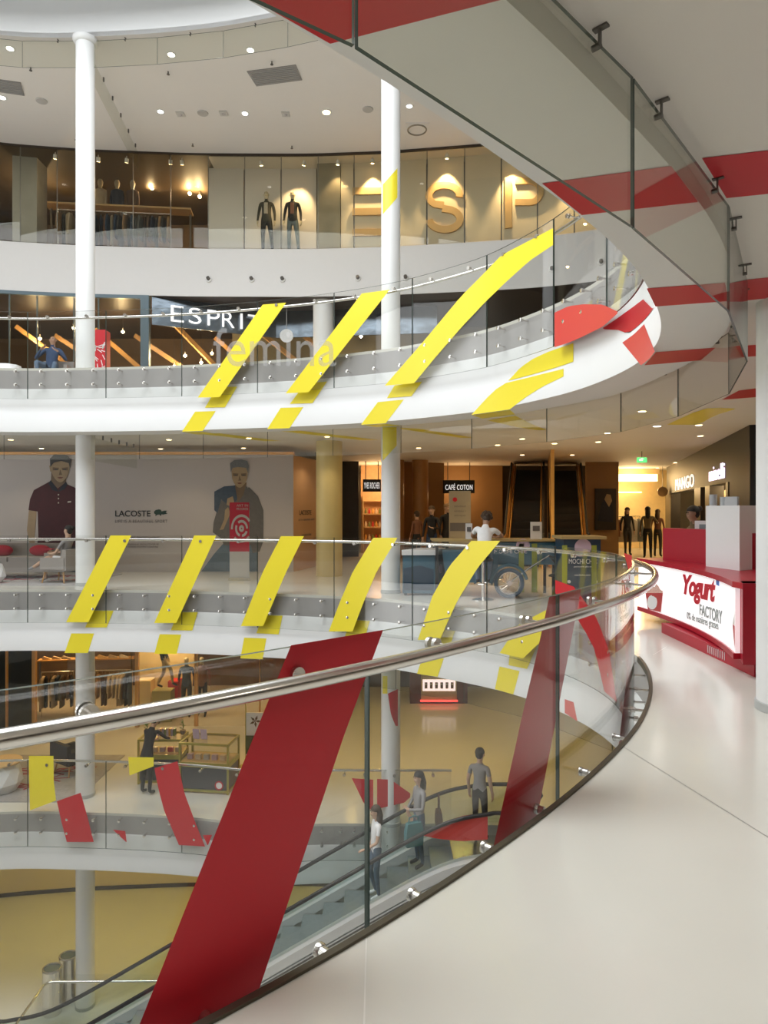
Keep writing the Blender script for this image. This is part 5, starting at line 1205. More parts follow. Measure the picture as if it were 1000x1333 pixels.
# ------------------------------------------------------------------ lower gallery: clothes shop, display cases
ZL = -4.6
def lat(px, py, dy=0.0): return pat(px, py, dy)
SHZ = -1.55
win3 = thing('window_3', 'glazed clothes shop front of the lower gallery', None, (*wall_at(120), ZL), kind='structure')
J3 = [-45, 8, 44, 102, 178, 255, 338, 420]
for a, b in zip(J3[:-1], J3[1:]):
    p, q = wall_at(a), wall_at(b); d = (q - p) / np.hypot(*(q - p)); n_ = np.array([-d[1], d[0]])
    part(MB().prism([(*p, ZL + .02), (*q, ZL + .02), (*q, SHZ), (*p, SHZ)], (*(n_ * .012), 0)), 'pane', SHOPGLASS, win3, smooth=False)
    part(MB().box((*(p + n_ * .05), (ZL + SHZ) / 2), (.1 if a in (44, 178, 255) else .03, .1, SHZ - ZL - .02)), 'mullion', WOOD, win3, smooth=False)
struct(wall_strip(-45, 420, SHZ, CEILZ['gallery'], 0, .3, 30), 'wall_bulkhead', DARK, 'dark bulkhead over the lower clothes shop')
struct(wall_strip(-45, 43, ZL, SHZ, .4, .05, 10), 'wall_panel', mat('navy_panel', (.012, .02, .035), .5, noise=.1), 'dark navy panel in the lower shop window')
struct(wall_strip(180, 253, ZL, SHZ, 1.6, .05, 10), 'wall_panel', mat('cream_display', (.85, .68, .40), .5, noise=.03), 'cream lit display wall in the lower shop window')
struct(MB().box((-7.5, 24.4, (ZL + SHZ) / 2), (13.5, .1, SHZ - ZL)), 'wall_shop', BROWN, 'brown back wall of the lower clothes shop', smooth=False)
struct(MB().box((5.5, 24.2, (ZL + CEILZ['gallery']) / 2), (15.0, .1, CEILZ['gallery'] - ZL)), 'wall_hall', mat('dark_hall_brown', (.09, .06, .035), .35, noise=.3), 'dark back wall of the lower hall', smooth=False)
struct(wall_strip(420, 428, ZL, CEILZ['gallery'], 0, 4.6, 2), 'wall_pier', DARK, 'dark side wall at the end of the lower shop')
for nm, a, b in (('first', 54, 96), ('second', 124, 172)):
    p, q = lat(a, 0, 1.4), lat(b, 0, 1.4); p.z = q.z = ZL + 1.35; rail(p, q, ZL, f'clothes rail in the lower shop {"beside the navy panel" if nm == "first" else "beside the cream display"}')
    garments(p, q, 9, 'hanging in the lower clothes shop ' + ('beside the navy panel' if nm == 'first' else 'beside the cream display'), 'clothes in the lower shop')
    p2, q2 = lat(a - 4, 0, 1.9), lat(b + 4, 0, 1.9); sh = thing('wall_shelf', f'wooden shelf above the clothes {"beside the navy panel" if nm == "first" else "beside the cream display"}', 'shelf', (p2.x, p2.y, ZL)); p2.z = q2.z = ZL + 1.62
    part(MB().beam(p2, q2, .35, .04), 'board', WOOD, sh, smooth=False)
    for e in (p2, q2): part(MB().box((e.x, e.y + .1, ZL + .8), (.04, .04, 1.6)), 'upright', DSTEEL, sh, smooth=False)
    for k in range(3):
        c = p2.lerp(q2, .25 + .25 * k) + Vector((0, -.05, .021)); mb = MB(); rows = []
        for u, w, h in ((-.14, .03, .08), (-.1, .045, .1), (0, .04, .07), (.08, .05, .045), (.14, .03, .02)): rows.append([(c.x + u, c.y - w, c.z), (c.x + u, c.y - w * .6, c.z + h), (c.x + u, c.y + w * .6, c.z + h), (c.x + u, c.y + w, c.z), (c.x + u, c.y - w, c.z)])
        mb.ladder(rows); [mb.add(r[:4], [(0, 1, 2, 3)]) for r in (rows[0], rows[-1])]
        o = mb.build('shoe', (PALEWOOD, GC[3], GC[8])[k]); tag(o, ('tan', 'beige', 'pale')[k] + ' shoe on the lower shop shelf ' + ('beside the navy panel' if nm == 'first' else 'beside the cream display'), 'shoe', 'shoes in the lower shop')
pA_ = lat(205, 0, .9); 
def plinth(px, py0, py1, dy, w, m, label):
    p = lat(px, py0, dy); o = MB().box((p.x, p.y, (ZL + .001 + p.z) / 2), (w, .45, p.z - ZL - .001)).build('display_plinth', m, smooth=False); tag(o, label, 'plinth'); return p
PL1 = plinth(213, 897, 0, .7, .55, mat('speckled', (.45, .42, .2), .6, noise=.5, nscale=60), 'speckled display plinth under the striding mannequin')
PL2 = plinth(190, 884, 0, 1.0, .42, mat('cream_display'), 'cream display plinth beside the striding mannequin')
PL3 = plinth(228, 885, 0, 1.1, .3, RED, 'red topped display plinth behind the striding mannequin')
point('lower_shop_light', (*wall_at(80, 2.2), -2.2), 110, (1, .62, .26), .2); point('lower_display_light', (*wall_at(215, .8), -1.9), 130, (1, .72, .38), .2); point('lower_shop_light', (*wall_at(330, 2.5), -2.2), 50, (1, .6, .25), .2)
# glass display cases
OLV = mat('olive_metal', (.40, .36, .08), .35, .6, noise=.08); CASEG = SHOPGLASS
def case(x, y, w, d, h, rz, label, dark):
    t = thing('display_case', label, 'display case', (x, y, ZL), rz); M = WM[t.name]
    def bx(n, c, dd, m, par=None): 
        mb = MB().box(c, dd); mb.v = [tuple(M @ Vector(p)) for p in mb.v]; return part(mb, n, m, par or t, smooth=False)
    for sx in (-1, 1):
        for sy in (-1, 1): bx('post', (sx * (w / 2 - .02), sy * (d / 2 - .02), h / 2 + .0), (.04, .04, h), OLV)
    for z in (.06, .62, h - .02):
        for sy in (-1, 1): bx('rail', (0, sy * (d / 2 - .02), z), (w - .08, .036, .05 if z != .62 else .1), OLV)
        for sx in (-1, 1): bx('rail', (sx * (w / 2 - .02), 0, z), (.036, d - .08, .05 if z != .62 else .1), OLV)
    bx('lower_panel', (0, -d / 2 + .03, .33), (w - .1, .02, .48), dark); bx('lower_panel', (w / 2 - .03, 0, .33), (.02, d - .1, .48), dark)
    bx('shelf', (0, 0, .66), (w - .08, d - .08, .02), PALEWOOD)
    bx('glass_front', (0, -d / 2 + .01, .87), (w - .08, .008, h - .75), CASEG); bx('glass_side', (w / 2 - .01, 0, .87), (.008, d - .08, h - .75), CASEG); bx('glass_top', (0, 0, h - .004), (w - .08, d - .08, .008), CASEG)
    return t, M
DKG = mat('case_dark', (.06, .06, .065), .35, noise=.1)
c1, M1 = case(-3.93, 15.4, 1.15, .72, 1.1, -.14, 'olive framed glass display case with round red mark', DKG)
c2, M2 = case(-5.12, 15.85, 1.0, .6, 1.02, 0, 'olive framed glass display case beside the bending woman', DKG)
mb = MB(); mb.tube([(.36, -.352, .2), (.36, -.358, .2)], .085, 20); mb.v = [tuple(M1 @ Vector(p)) for p in mb.v]; em = part(mb, 'emblem', KW, c1)
mb = MB(); mb.tube([(.36 + .085 * math.cos(a), -.36, .2 + .085 * math.sin(a)) for a in np.linspace(0, 2 * PI, 20, endpoint=False)], .014, 6, closed=True); mb.v = [tuple(M1 @ Vector(p)) for p in mb.v]; part(mb, 'emblem_ring', RED, em)
def put(M, c, d, m, name, label, cat, group=None, rx=0):
    R_ = Matrix.Rotation(rx, 3, 'X'); mb = MB().box((0, 0, 0), d, M=R_); mb.v = [tuple(M @ (Vector(c) + Vector(p))) for p in mb.v]; o = mb.build(name, m, smooth=False); tag(o, label, cat, group)
for x in (-.28, -.1): put(M1, (x, -.1, 1.1 + .125), (.15, .015, .24), PINK, 'leaflet_holder', 'upright grey lilac leaflet holder on the red marked case', 'leaflet', 'leaflet holders on the display case', .2)
for k in range(8): put(M2, (-.1 + k * .052, 0, 1.02 + .085), (.035, .14, .16), bcol[k % 4] if k % 2 else PINK, 'small_box', ('lilac', 'red', 'lilac', 'cream')[k % 4] + ' small carton standing on the case beside the woman', 'box', 'cartons on the display case')
for k in range(5): put(M1, (-.4 + k * .19, -.12, .672 + .06), (.12, .1, .11), (PINK, bcol[2], GREYP)[k % 3], 'soap_box', ('lilac', 'cream', 'grey')[k % 3] + ' soap block inside the red marked display case', 'soap', 'goods in the display case')
for k in range(5): put(M2, (-.36 + k * .18, -.05, .672 + .05), (.11, .1, .1), (bcol[0], bcol[2], PINK)[k % 3], 'soap_box', ('red', 'cream', 'lilac')[k % 3] + ' soap block inside the case beside the woman', 'soap', 'goods in the second display case')
def plant(x, y, z, h, label, r=.07):
    t = thing('potted_plant', label, 'plant', (x, y, z)); part(MB().lathe((x, y, z), [(r * .7, 0), (r, r * 1.3), (r * .9, r * 1.4)], 14), 'pot', mat('pot_clay', (.30, .22, .14), .7, noise=.1), t)
    rnd = random.Random(int(x * 100)); st = part(MB().tube([(x, y, z + r), (x + .01, y, z + h * .6), (x, y, z + h)], .008, 6), 'stem', mat('stem_green', (.10, .16, .03), .6, noise=.2), t)
    for k in range(12):
        a = rnd.uniform(0, 2 * PI); zz = z + r * 1.4 + (h - r * 1.4) * rnd.uniform(.1, 1); L = rnd.uniform(.07, .13); p = Vector((x, y, zz)); d = Vector((math.cos(a), math.sin(a), .5)).normalized(); sd = Vector((-math.sin(a), math.cos(a), 0)) * L * .22
        mb = MB(); mb.add([p, p + d * L * .5 + sd, p + d * L, p + d * L * .5 - sd, p + d * L * .5 + Vector((0, 0, -.012))], [(0, 1, 4), (1, 2, 4), (2, 3, 4), (3, 0, 4)]); part(mb, 'leaf', mat('leaf_green', (.14, .22, .05), .5, noise=.3), st)
q = M2 @ Vector((.42, .1, 1.02)); plant(q.x, q.y, q.z, .34, 'small potted plant standing on the case beside the woman')
q = M2 @ Vector((-.42, .1, 1.02)); plant(q.x, q.y, q.z, .30, 'small leafy pot at the end of the display case')
q = lat(205, 0, .35); plant(q.x, q.y, ZL, .42, 'small leafy plant before the speckled plinth', .1)
# plant banner
t = thing('plant_banner', 'white banner with printed leaves and a gilded hook', 'banner', (-3.15, 16.6, ZL)); a, b = at_y(320, 0, 16.6), at_y(345, 0, 16.6)
part(MB().box(((a.x + b.x) / 2, 16.6, ZL + .78), (b.x - a.x, .02, 1.1)), 'sheet', KW, t, smooth=False); part(MB().cyl((a.x, 16.6, ZL), (a.x, 16.6, ZL + 1.5), .015, 8), 'pole', OLV, t); part(MB().box((a.x, 16.6, ZL + .011), (.3, .3, .02)), 'foot', OLV, t, smooth=False)
part(MB().tube([(a.x, 16.6, ZL + 1.5), (a.x - .04, 16.6, ZL + 1.62), (a.x - .1, 16.6, ZL + 1.64)], .014, 8), 'hook', OLV, t)
part(MB().box(((a.x + b.x) / 2, 16.585, ZL + .55), (b.x - a.x, .008, .45)), 'printed_foliage', mat('foliage_print', (.06, .12, .04), .6, noise=.6, nscale=30), t, smooth=False)
for k in range(5):
    an = k * 1.2; cx, cz = (a.x + b.x) / 2, ZL + 1.12; part(MB().prism([(cx, 16.588, cz), (cx + .07 * math.cos(an) - .03 * math.sin(an), 16.588, cz + .07 * math.sin(an) + .03 * math.cos(an)), (cx + .15 * math.cos(an), 16.588, cz + .15 * math.sin(an)), (cx + .07 * math.cos(an) + .03 * math.sin(an), 16.588, cz + .07 * math.sin(an) - .03 * math.cos(an))], (0, .003, 0)), 'printed_leaf', mat('leaf_print', (.13, .09, .05), .6, noise=.3), t, smooth=False)
# red vending unit with white lit sign in the lower hall
t = thing('vending_unit', 'red vending unit with white lit row of cups in the lower hall', 'vending machine', (1.9, 22.0, ZL)); a, b = at_y(534, 0, 22), at_y(609, 0, 22); xm = (a.x + b.x) / 2
part(MB().box((xm, 22.35, ZL + .75), (b.x - a.x, .6, 1.5)), 'body', mat('vending_red', (.10, .012, .012), .4, noise=.1), t, smooth=False)
part(MB().box((xm, 22.02, ZL + .56), (1.15, .08, .95)), 'front', mat('vending_tan', (.42, .34, .18), .5, noise=.05), t, smooth=False)
sp = part(MB().box((xm, 21.96, ZL + .62), (1.05, .06, .36)), 'lit_sign', mat('vending_glow', (1, .8, .85), .4, emit=1.1, ecol=(1, .84, .88), noise=.01), t, smooth=False)
for k in range(6): part(MB().box((xm - .42 + k * .168, 21.925, ZL + .62), (.09, .01, .2)), 'cup_icon', mat('icon_grey', (.25, .18, .2), .5, noise=.03), sp, smooth=False); part(MB().box((xm - .42 + k * .168, 21.922, ZL + .66), (.06, .01, .05)), 'cup_lid', KW, sp, smooth=False)
part(MB().box((xm, 21.95, ZL + .12), (1.2, .1, .04)), 'glow_strip', mat('red_glow', (1, .1, .1), .4, emit=2, ecol=(1, .06, .05), noise=.01), t, smooth=False)

# ------------------------------------------------------------------ bottom storey
struct(wall_strip(-45, 800, -9.2, CEILZ['lower'], 0, .3, 40), 'wall_bottom', mat('bottom_cream', (.72, .60, .38), .5, noise=.05), 'cream curved wall of the bottom storey')
struct(wall_strip(-45, 800, -9.2, -9.1, -.03, .03, 40), 'baseboard_bottom', DARK, 'dark skirting of the bottom storey wall')
ZB = -9.2
t = thing('waste_bin', 'twin oval stainless steel waste bin beside the white column', 'bin', (at_z(72, 1312, ZB)))
p = at_z(68, 1318, ZB); p2 = p + Vector((.16, .42, 0))
for q in (p, p2):
    mb = MB().lathe(q, [(.2, .002), (.2, .93), (.205, .94), (.2, .95)], 28, sy=.9); part(mb, 'drum', STEEL, t)
    part(MB().tube([q + Vector((.185 * math.cos(a), .165 * math.sin(a), .96)) for a in np.linspace(0, 2 * PI, 24, endpoint=False)], .02, 8, closed=True), 'rim', STEEL, t); part(MB().lathe(q + Vector((0, 0, .945)), [(.17, 0), (.17, .006)], 24, sy=.9), 'opening', mat('bin_liner', (.06, .09, .10), .4, noise=.3), t)
# railing around the escalator foot
t = thing('floor_railing', 'glass railing with steel handrail beside the waste bin', 'railing', (-6.0, 14.26, ZB)); cx, cy = -7.03, 14.26; zr = ZB + 1.0
part(MB().tube([(cx - .02, 11.2, zr), (cx - .02, cy - .12, zr), (cx + .03, cy - .03, zr), (cx + .12, cy, zr), (-2.6, cy + .04, zr)], .026, 12), 'handrail', STEEL, t)
for k in range(3): part(MB().box((cx + .75 + 1.5 * k, cy + .06, ZB + .56), (1.48, .02, 1.1)), 'glass_pane', GLASS, t, smooth=False)
for k in range(2): part(MB().box((cx + .06, cy - .8 - 1.5 * k, ZB + .56), (.02, 1.48, 1.1)), 'glass_pane', GLASS, t, smooth=False)
for k in range(6): part(MB().cyl((cx + .4 + .75 * k, cy, zr), (cx + .4 + .75 * k, cy + .05, zr - .04), .014, 8), 'handrail_bracket', STEEL, t)
# escalator going down from the lower gallery
t = thing('escalator', 'glass sided escalator with black handrails descending below the gallery', 'escalator', (-2.7, 12.6, ZB))
TX, BX = 1.26, -6.71; EY0, EY1 = 12.0, 13.2
def ez(x): 
    if x > TX + .5: return ZL
    if x < BX - .5: return ZB
    s_ = (x - BX) / (TX - BX); z = ZB + s_ * (ZL - ZB)
    def sm(v, k=.18): return k * math.log(1 + math.exp(min(40, v / k)))
    return ZL - sm(ZL - (ZB + sm(z - ZB)))
xs = np.linspace(2.85, -7.9, 60)
for k in range(20):
    x = TX - .2 - k * .4; z = ez(x)
    part(MB().box((x, 12.6, z - .11), (.41, .98, .22)), 'step', mat('step_grey', (.34, .37, .37), .45, .6, noise=.15, nscale=20), t, smooth=False)
for nm, x0, x1, z in (('landing_plate', TX - .02, 2.6, ZL), ('landing_plate', -7.9, BX + .02, ZB)): part(MB().box(((x0 + x1) / 2, 12.6, z - .03 + .012), (x1 - x0, 1.0, .06)), nm, STEEL, t, smooth=False)
ESG = glass_mat('escalator_glass', (.90, .95, .94), 1.5)
for y in (EY0, EY1):
    s_ = -1 if y == EY0 else 1
    rows = [[(x, y + .02 * s_, ez(x) + .20), (x, y + .02 * s_, ez(x) + .90)] for x in xs[2:-2]]
    for k in range(0, len(rows) - 1, 9):
        seg = rows[k:k + 10]; mb = MB(); full = [[a, b, (b[0], b[1] + .012, b[2]), (a[0], a[1] + .012, a[2]), a] for a, b in seg]; mb.ladder(full); [mb.add(r[:4], [(0, 1, 2, 3)]) for r in (full[0], full[-1])]; part(mb, 'glass_pane', ESG, t)
    hr = [(x, y + .03 * s_, ez(x) + .94) for x in xs]; e0, e1 = Vector(hr[0]), Vector(hr[-1])
    hr = [e0 + Vector((-.2, 0, -.42)), e0 + Vector((.08, 0, -.40)), e0 + Vector((.2, 0, -.22)), e0 + Vector((.13, 0, -.04))] + hr + [e1 + Vector((-.13, 0, -.04)), e1 + Vector((-.2, 0, -.22)), e1 + Vector((-.08, 0, -.4))]
    part(MB().tube(hr, .036, 10), 'handrail', BLACK, t)
    def lane(n, o0, o1, z0, z1, m):
        rows = [[(x, y + o0 * s_, ez(x) + z0), (x, y + o0 * s_, ez(x) + z1), (x, y + o1 * s_, ez(x) + z1), (x, y + o1 * s_, ez(x) + z0), (x, y + o0 * s_, ez(x) + z0)] for x in xs]
        mb = MB().ladder(rows); [mb.add(r[:4], [(0, 1, 2, 3)]) for r in (rows[0], rows[-1])]; return part(mb, n, m, t)
    lane('skirt', -.09, .16, .0, .20, mat('bright_steel', (.74, .73, .72), .3, .25, noise=.03)); lane('side_panel', .03, .16, -.42, .02, mat('side_white', (.78, .78, .76), .4, noise=.02)); lane('skirt_line', .155, .17, -.06, -.03, DSTEEL)
def esc_decal(A, B, m, y, label):
    part(decal(lambda px, py: at_y(px, py, y), A, B, 10, 4), 'vinyl_stripe', m, t, label)
esc_decal([(545.6, 1086), (577.6, 1070), (606, 1061), (635, 1059)], [(546.5, 1087), (570, 1092), (600, 1095), (635, 1093)], LRED, EY0 - .03, 'red vinyl shape on the escalator glass')
# ------------------------------------------------------------------ people and mannequins
def base_pose():
    J = {'pel': (0, 0, .96), 'bel': (0, .01, 1.10), 'che': (0, .0, 1.30), 'nkb': (0, -.01, 1.455), 'nk': (0, .0, 1.52), 'jaw': (0, .03, 1.585), 'crn': (0, .02, 1.67), 'top': (0, .01, 1.735), 'nose': (0, .122, 1.63)}
    for s, k in ((-1, 'L'), (1, 'R')):
        J.update({'sh' + k: (s * .165, -.01, 1.42), 'el' + k: (s * .225, -.03, 1.14), 'wr' + k: (s * .24, .05, .90), 'pa' + k: (s * .24, .07, .82),
                  'hip' + k: (s * .085, 0, .90), 'kn' + k: (s * .095, .03, .50), 'an' + k: (s * .10, -.02, .085), 'toe' + k: (s * .115, .15, .035)})
    return J
RAD = {'pel': (.135, .105), 'bel': (.125, .095), 'che': (.15, .105), 'nkb': (.075, .065), 'nk': (.05, .05), 'jaw': (.062, .07), 'crn': (.078, .092), 'top': (.05, .06), 'nose': (.012, .012),
       'sh': (.058, .058), 'el': (.041, .041), 'wr': (.027, .027), 'pa': (.034, .022), 'hip': (.088, .09), 'kn': (.058, .06), 'an': (.038, .042), 'toe': (.036, .028)}
def seat_pose(h):                   # sitting with the seat h above the floor
    J = base_pose(); d = h + .115 - .96
    for k in J:
        if k[:2] not in ('kn', 'an', 'to') or k == 'top': J[k] = (J[k][0], J[k][1], J[k][2] + d)
    for s, k in ((-1, 'L'), (1, 'R')):
        J['hip' + k] = (s * .09, .04, h + .095); J['kn' + k] = (s * .11, .44, h + .09); J['an' + k] = (s * .11, .42, .085); J['toe' + k] = (s * .12, .59, .035)
    return J
def lean(J, a, keys=('bel', 'che', 'nkb', 'nk', 'jaw', 'crn', 'top', 'nose', 'shL', 'shR', 'elL', 'elR', 'wrL', 'wrR', 'paL', 'paR'), side=0.0):
    p = Vector(J['pel']); R_ = Matrix.Rotation(-a, 3, 'X') @ Matrix.Rotation(side, 3, 'Y')
    for k in keys: J[k] = tuple(R_ @ (Vector(J[k]) - p) + p)
    return J
def figure(name, label, cat, loc, rotz, J, mats, sleeve='long', hair=None, scale=1.0, group=None, female=False, legs='trousers', face=True):
    V = []; Eg = []; Rr = []; reg = []
    idx = {}
    def v(k, p, r): idx[k] = len(V); V.append(Vector(p)); Rr.append(r); return idx[k]
    for k, p in J.items():
        r = RAD.get(k) or RAD[k[:-1]]
        if female and k in ('che', 'bel'): r = (r[0] * .86, r[1] * .98)
        if female and k[:2] in ('sh', 'el'): r = (r[0] * .85, r[1] * .85)
        v(k, p, r)
    def e(a, b, rg): Eg.append((idx[a], idx[b])); reg.append(rg)
    e('pel', 'bel', 'top'); e('bel', 'che', 'top'); e('che', 'nkb', 'top'); e('nkb', 'nk', 'skin'); e('nk', 'jaw', 'skin'); e('jaw', 'crn', 'skin'); e('crn', 'top', 'skin')
    if face: e('jaw', 'nose', 'skin')
    else: e('jaw', 'nose', 'skin'); V[idx['nose']] = Vector(J['jaw']).lerp(Vector(J['nose']), .6)
    for s, k in ((-1, 'L'), (1, 'R')):
        e('che', 'sh' + k, 'top'); e('sh' + k, 'el' + k, 'sleeve'); e('el' + k, 'wr' + k, 'fore'); e('wr' + k, 'pa' + k, 'skin')
        e('pel', 'hip' + k, 'legs'); e('hip' + k, 'kn' + k, 'legs'); e('kn' + k, 'an' + k, 'shin'); e('an' + k, 'toe' + k, 'shoe')
        w, p = Vector(J['wr' + k]), Vector(J['pa' + k]); d = (p - w).normalized(); fw = Vector((0, 1, 0)); side = fw - d * fw.dot(d)
        if side.length < .2: side = Vector((1, 0, 0)) - d * d.x
        side.normalize(); inn = d.cross(side) * (1 if s < 0 else -1)
        for q, (o, L) in enumerate(((-.027, .055), (-.009, .072), (.009, .078), (.027, .068))):
            a = p + side * o + d * .012; b = a + d * L * .5 + inn * .006; c = b + d * L * .4 + inn * .022
            v('fa%s%d' % (k, q), a, (.0095, .0095)); v('fb%s%d' % (k, q), b, (.009, .009)); v('fc%s%d' % (k, q), c, (.007, .007))
            e('pa' + k, 'fa%s%d' % (k, q), 'skin'); e('fa%s%d' % (k, q), 'fb%s%d' % (k, q), 'skin'); e('fb%s%d' % (k, q), 'fc%s%d' % (k, q), 'skin')
        a = w.lerp(p, .45) + side * .036 + inn * .008; b = a + d * .04 + side * .012 + inn * .01
        v('ta' + k, a, (.011, .011)); v('tb' + k, b, (.008, .008)); e('wr' + k, 'ta' + k, 'skin'); e('ta' + k, 'tb' + k, 'skin')
    me = bpy.data.meshes.new('sk'); me.from_pydata([tuple(p) for p in V], Eg, [])
    o = bpy.data.objects.new('sk', me); COL.objects.link(o)
    o.modifiers.new('s', 'SKIN').use_smooth_shade = True; o.modifiers.new('u', 'SUBSURF').levels = 1
    sv = me.skin_vertices[0].data
    for i, r in enumerate(Rr): sv[i].radius = r
    sv[idx['pel']].use_root = True
    dg = bpy.context.evaluated_depsgraph_get(); dg.update(); me2 = bpy.data.meshes.new_from_object(o.evaluated_get(dg)); bpy.data.objects.remove(o)
    names = ['skin', 'top', 'legs', 'shoe']
    me2.materials.clear()
    for n_ in names: me2.materials.append(mats.get(n_) or mats['skin'])
    A = np.array([V[a][:] for a, b in Eg]); B = np.array([V[b][:] for a, b in Eg]); D = B - A; L2 = (D ** 2).sum(1) + 1e-9
    ra = np.array([max(Rr[a]) for a, b in Eg]); rb = np.array([max(Rr[b]) for a, b in Eg])
    for pg in me2.polygons:
        c = np.array(pg.center[:]); t_ = np.clip(((c - A) * D).sum(1) / L2, 0, 1); dd = np.sqrt((((A + D * t_[:, None]) - c) ** 2).sum(1)) / (ra + (rb - ra) * t_); i = int(np.argmin(dd)); g = reg[i]; t = t_[i]
        if g == 'sleeve': g = 'skin' if sleeve == 'none' or (sleeve == 'short' and t > .6) else 'top'
        elif g == 'fore': g = 'top' if sleeve == 'long' else 'skin'
        elif g == 'shin': g = 'legs' if legs == 'trousers' else 'skin'
        elif g == 'legs' and legs == 'bare' and t > .7: g = 'skin'
        pg.material_index = names.index(g); pg.use_smooth = True
    me2.transform(Matrix.Scale(scale, 4)); me2.name = name
    t = thing(name, label, cat, loc, rotz, group)
    ob = bpy.data.objects.new('body', me2); COL.objects.link(ob); ob.parent = t
    M = WM[t.name] @ Matrix.Scale(scale, 4)
    def sub(mb, n_, m): mb.v = [tuple(M @ Vector(p)) for p in mb.v]; return part(mb, n_, m, t)
    c, j, tp, ns = Vector(J['crn']), Vector(J['jaw']), Vector(J['top']), Vector(J['nose']); up = (tp - j).normalized(); fw = (ns - j); fw = (fw - up * fw.dot(up)).normalized(); rt = fw.cross(up); B3 = Matrix((rt, fw, up)).transposed()
    if hair:
        kind, hm = hair; mb = MB(); mb.ball(c + up * .012 - fw * .012, .094, .104, .098, 14, M=B3, zmin=-.05); mb.ball(c - fw * .05 - up * .02, .078, .06, .085, 12, M=B3)
        if kind == 'long': mb.tube([c - fw * .05, c - fw * .085 - up * .10, c - fw * .10 - up * .22, c - fw * .09 - up * .32], [.075, .085, .08, .04], 10)
        if kind == 'bun': mb.ball(c - fw * .10 + up * .07, .045, n=10)
        if kind == 'curly':
            for k in range(22):
                a = k * 2.4; zz = -.02 + .10 * (k / 22); rr = .085 * math.sqrt(max(0, 1 - (k / 23) ** 2)); mb.ball(c + rt * (rr * math.cos(a)) + fw * (rr * math.sin(a) - .02) + up * (zz + .01), .036, n=6)
        sub(mb, 'hair', hm)
    if face:
        for s in (-1, 1): sub(MB().ball(c + rt * (s * .03) + fw * .083 - up * .018, .010, n=8), 'eye', BLACK)
        sub(MB().ball(j + fw * .068 - up * .004, .022, .006, .006, 8, M=B3), 'mouth', mat('lips', (.35, .12, .10), .5, noise=.05))
        for s in (-1, 1): sub(MB().ball(c + rt * (s * .082) - up * .03, .012, .02, .03, 8, M=B3), 'ear', mats['skin'])
    return t
SK1 = mat('skin_light', (.56, .36, .25), .55, noise=.05); SK2 = mat('skin_tan', (.38, .22, .14), .55, noise=.05); MQ = mat('mannequin_cream', (.62, .55, .40), .45, noise=.03)
HB = mat('hair_black', (.015, .013, .012), .6, noise=.3, nscale=60); HBR = mat('hair_brown', (.06, .035, .02), .6, noise=.3, nscale=60)
TX_ = lambda n_, c: mat('wear_' + n_, c, .85, noise=.08, nscale=25)
SHOE = TX_('shoe', (.03, .03, .03)); JEANS = TX_('jeans', (.10, .15, .22)); BLK = TX_('black', (.018, .018, .02)); WT = TX_('white', (.82, .82, .82)); NVY = TX_('navy', (.03, .06, .13)); GRY = TX_('grey', (.30, .29, .29)); CAMO = TX_('camo', (.16, .12, .06)); TEAL = TX_('teal', (.08, .22, .24))

# man resting his chin on the upper gallery
J = seat_pose(.41); J = lean(J, -.12); J['elR'] = (.36, .08, .72); J['wrR'] = (.2, .17, .92); J['paR'] = (.13, .16, .98); J['elL'] = (-.34, .0, .70); J['wrL'] = (-.22, .22, .88); J['paL'] = (-.14, .22, .92)
J['knL'] = (-.22, .42, .56); J['knR'] = (.2, .46, .58)
c = at_y(70, 0, 16.75)
figure('person', 'person in a blue jacket and jeans resting the chin on one hand in an armchair', 'person', (c.x, 16.66, 4.601), PI + .1, J, {'skin': SK2, 'top': NVY, 'legs': JEANS, 'shoe': SHOE})
# woman in the gallery armchair
J = seat_pose(.41); J = lean(J, -.15); J['knR'] = (.05, .46, .57); J['anR'] = (-.02, .80, .33); J['toeR'] = (-.03, .94, .28); J['elL'] = (-.22, .1, .68); J['wrL'] = (-.08, .32, .66); J['paL'] = (-.02, .38, .68); J['elR'] = (.22, .1, .68); J['wrR'] = (.1, .30, .68); J['paR'] = (.05, .36, .70)
figure('person', 'person with crossed bare legs reading in the grey gallery armchair', 'person', (-7.26, 15.54, .017), PI / 2 - .15, J, {'skin': SK1, 'top': GRY, 'legs': WT, 'shoe': GRY}, 'short', ('bun', HB), .97, female=True, legs='bare')
q = Matrix.Translation((-7.26, 15.54, .017)) @ Matrix.Rotation(PI / 2 - .15, 4, 'Z'); o = MB().box(tuple(q @ Vector((.02, .41, .74))), (.14, .2, .02), rz=PI / 2 - .15).build('book', REDC, smooth=False); tag(o, 'small red book held by the reading person', 'book')
# man in the white shirt on the stool
J = seat_pose(.765); J = lean(J, .42, side=.10); J['anL'] = (-.09, .22, .36); J['toeL'] = (-.1, .34, .30); J['anR'] = (.09, .22, .36); J['toeR'] = (.1, .34, .30); J['knL'] = (-.15, .34, .72); J['knR'] = (.15, .34, .72)
J['elR'] = (.36, .34, 1.16); J['wrR'] = (.30, .56, 1.13); J['paR'] = (.24, .62, 1.13); J['elL'] = (-.2, .40, 1.15); J['wrL'] = (-.05, .55, 1.13); J['paL'] = (.02, .60, 1.13)
figure('person', 'person in a white T-shirt leaning on the cart counter', 'person', (STOOL.x, STOOL.y - .02, 0), -.12, J, {'skin': SK2, 'top': WT, 'legs': JEANS, 'shoe': SHOE}, 'short', ('curly', HBR))
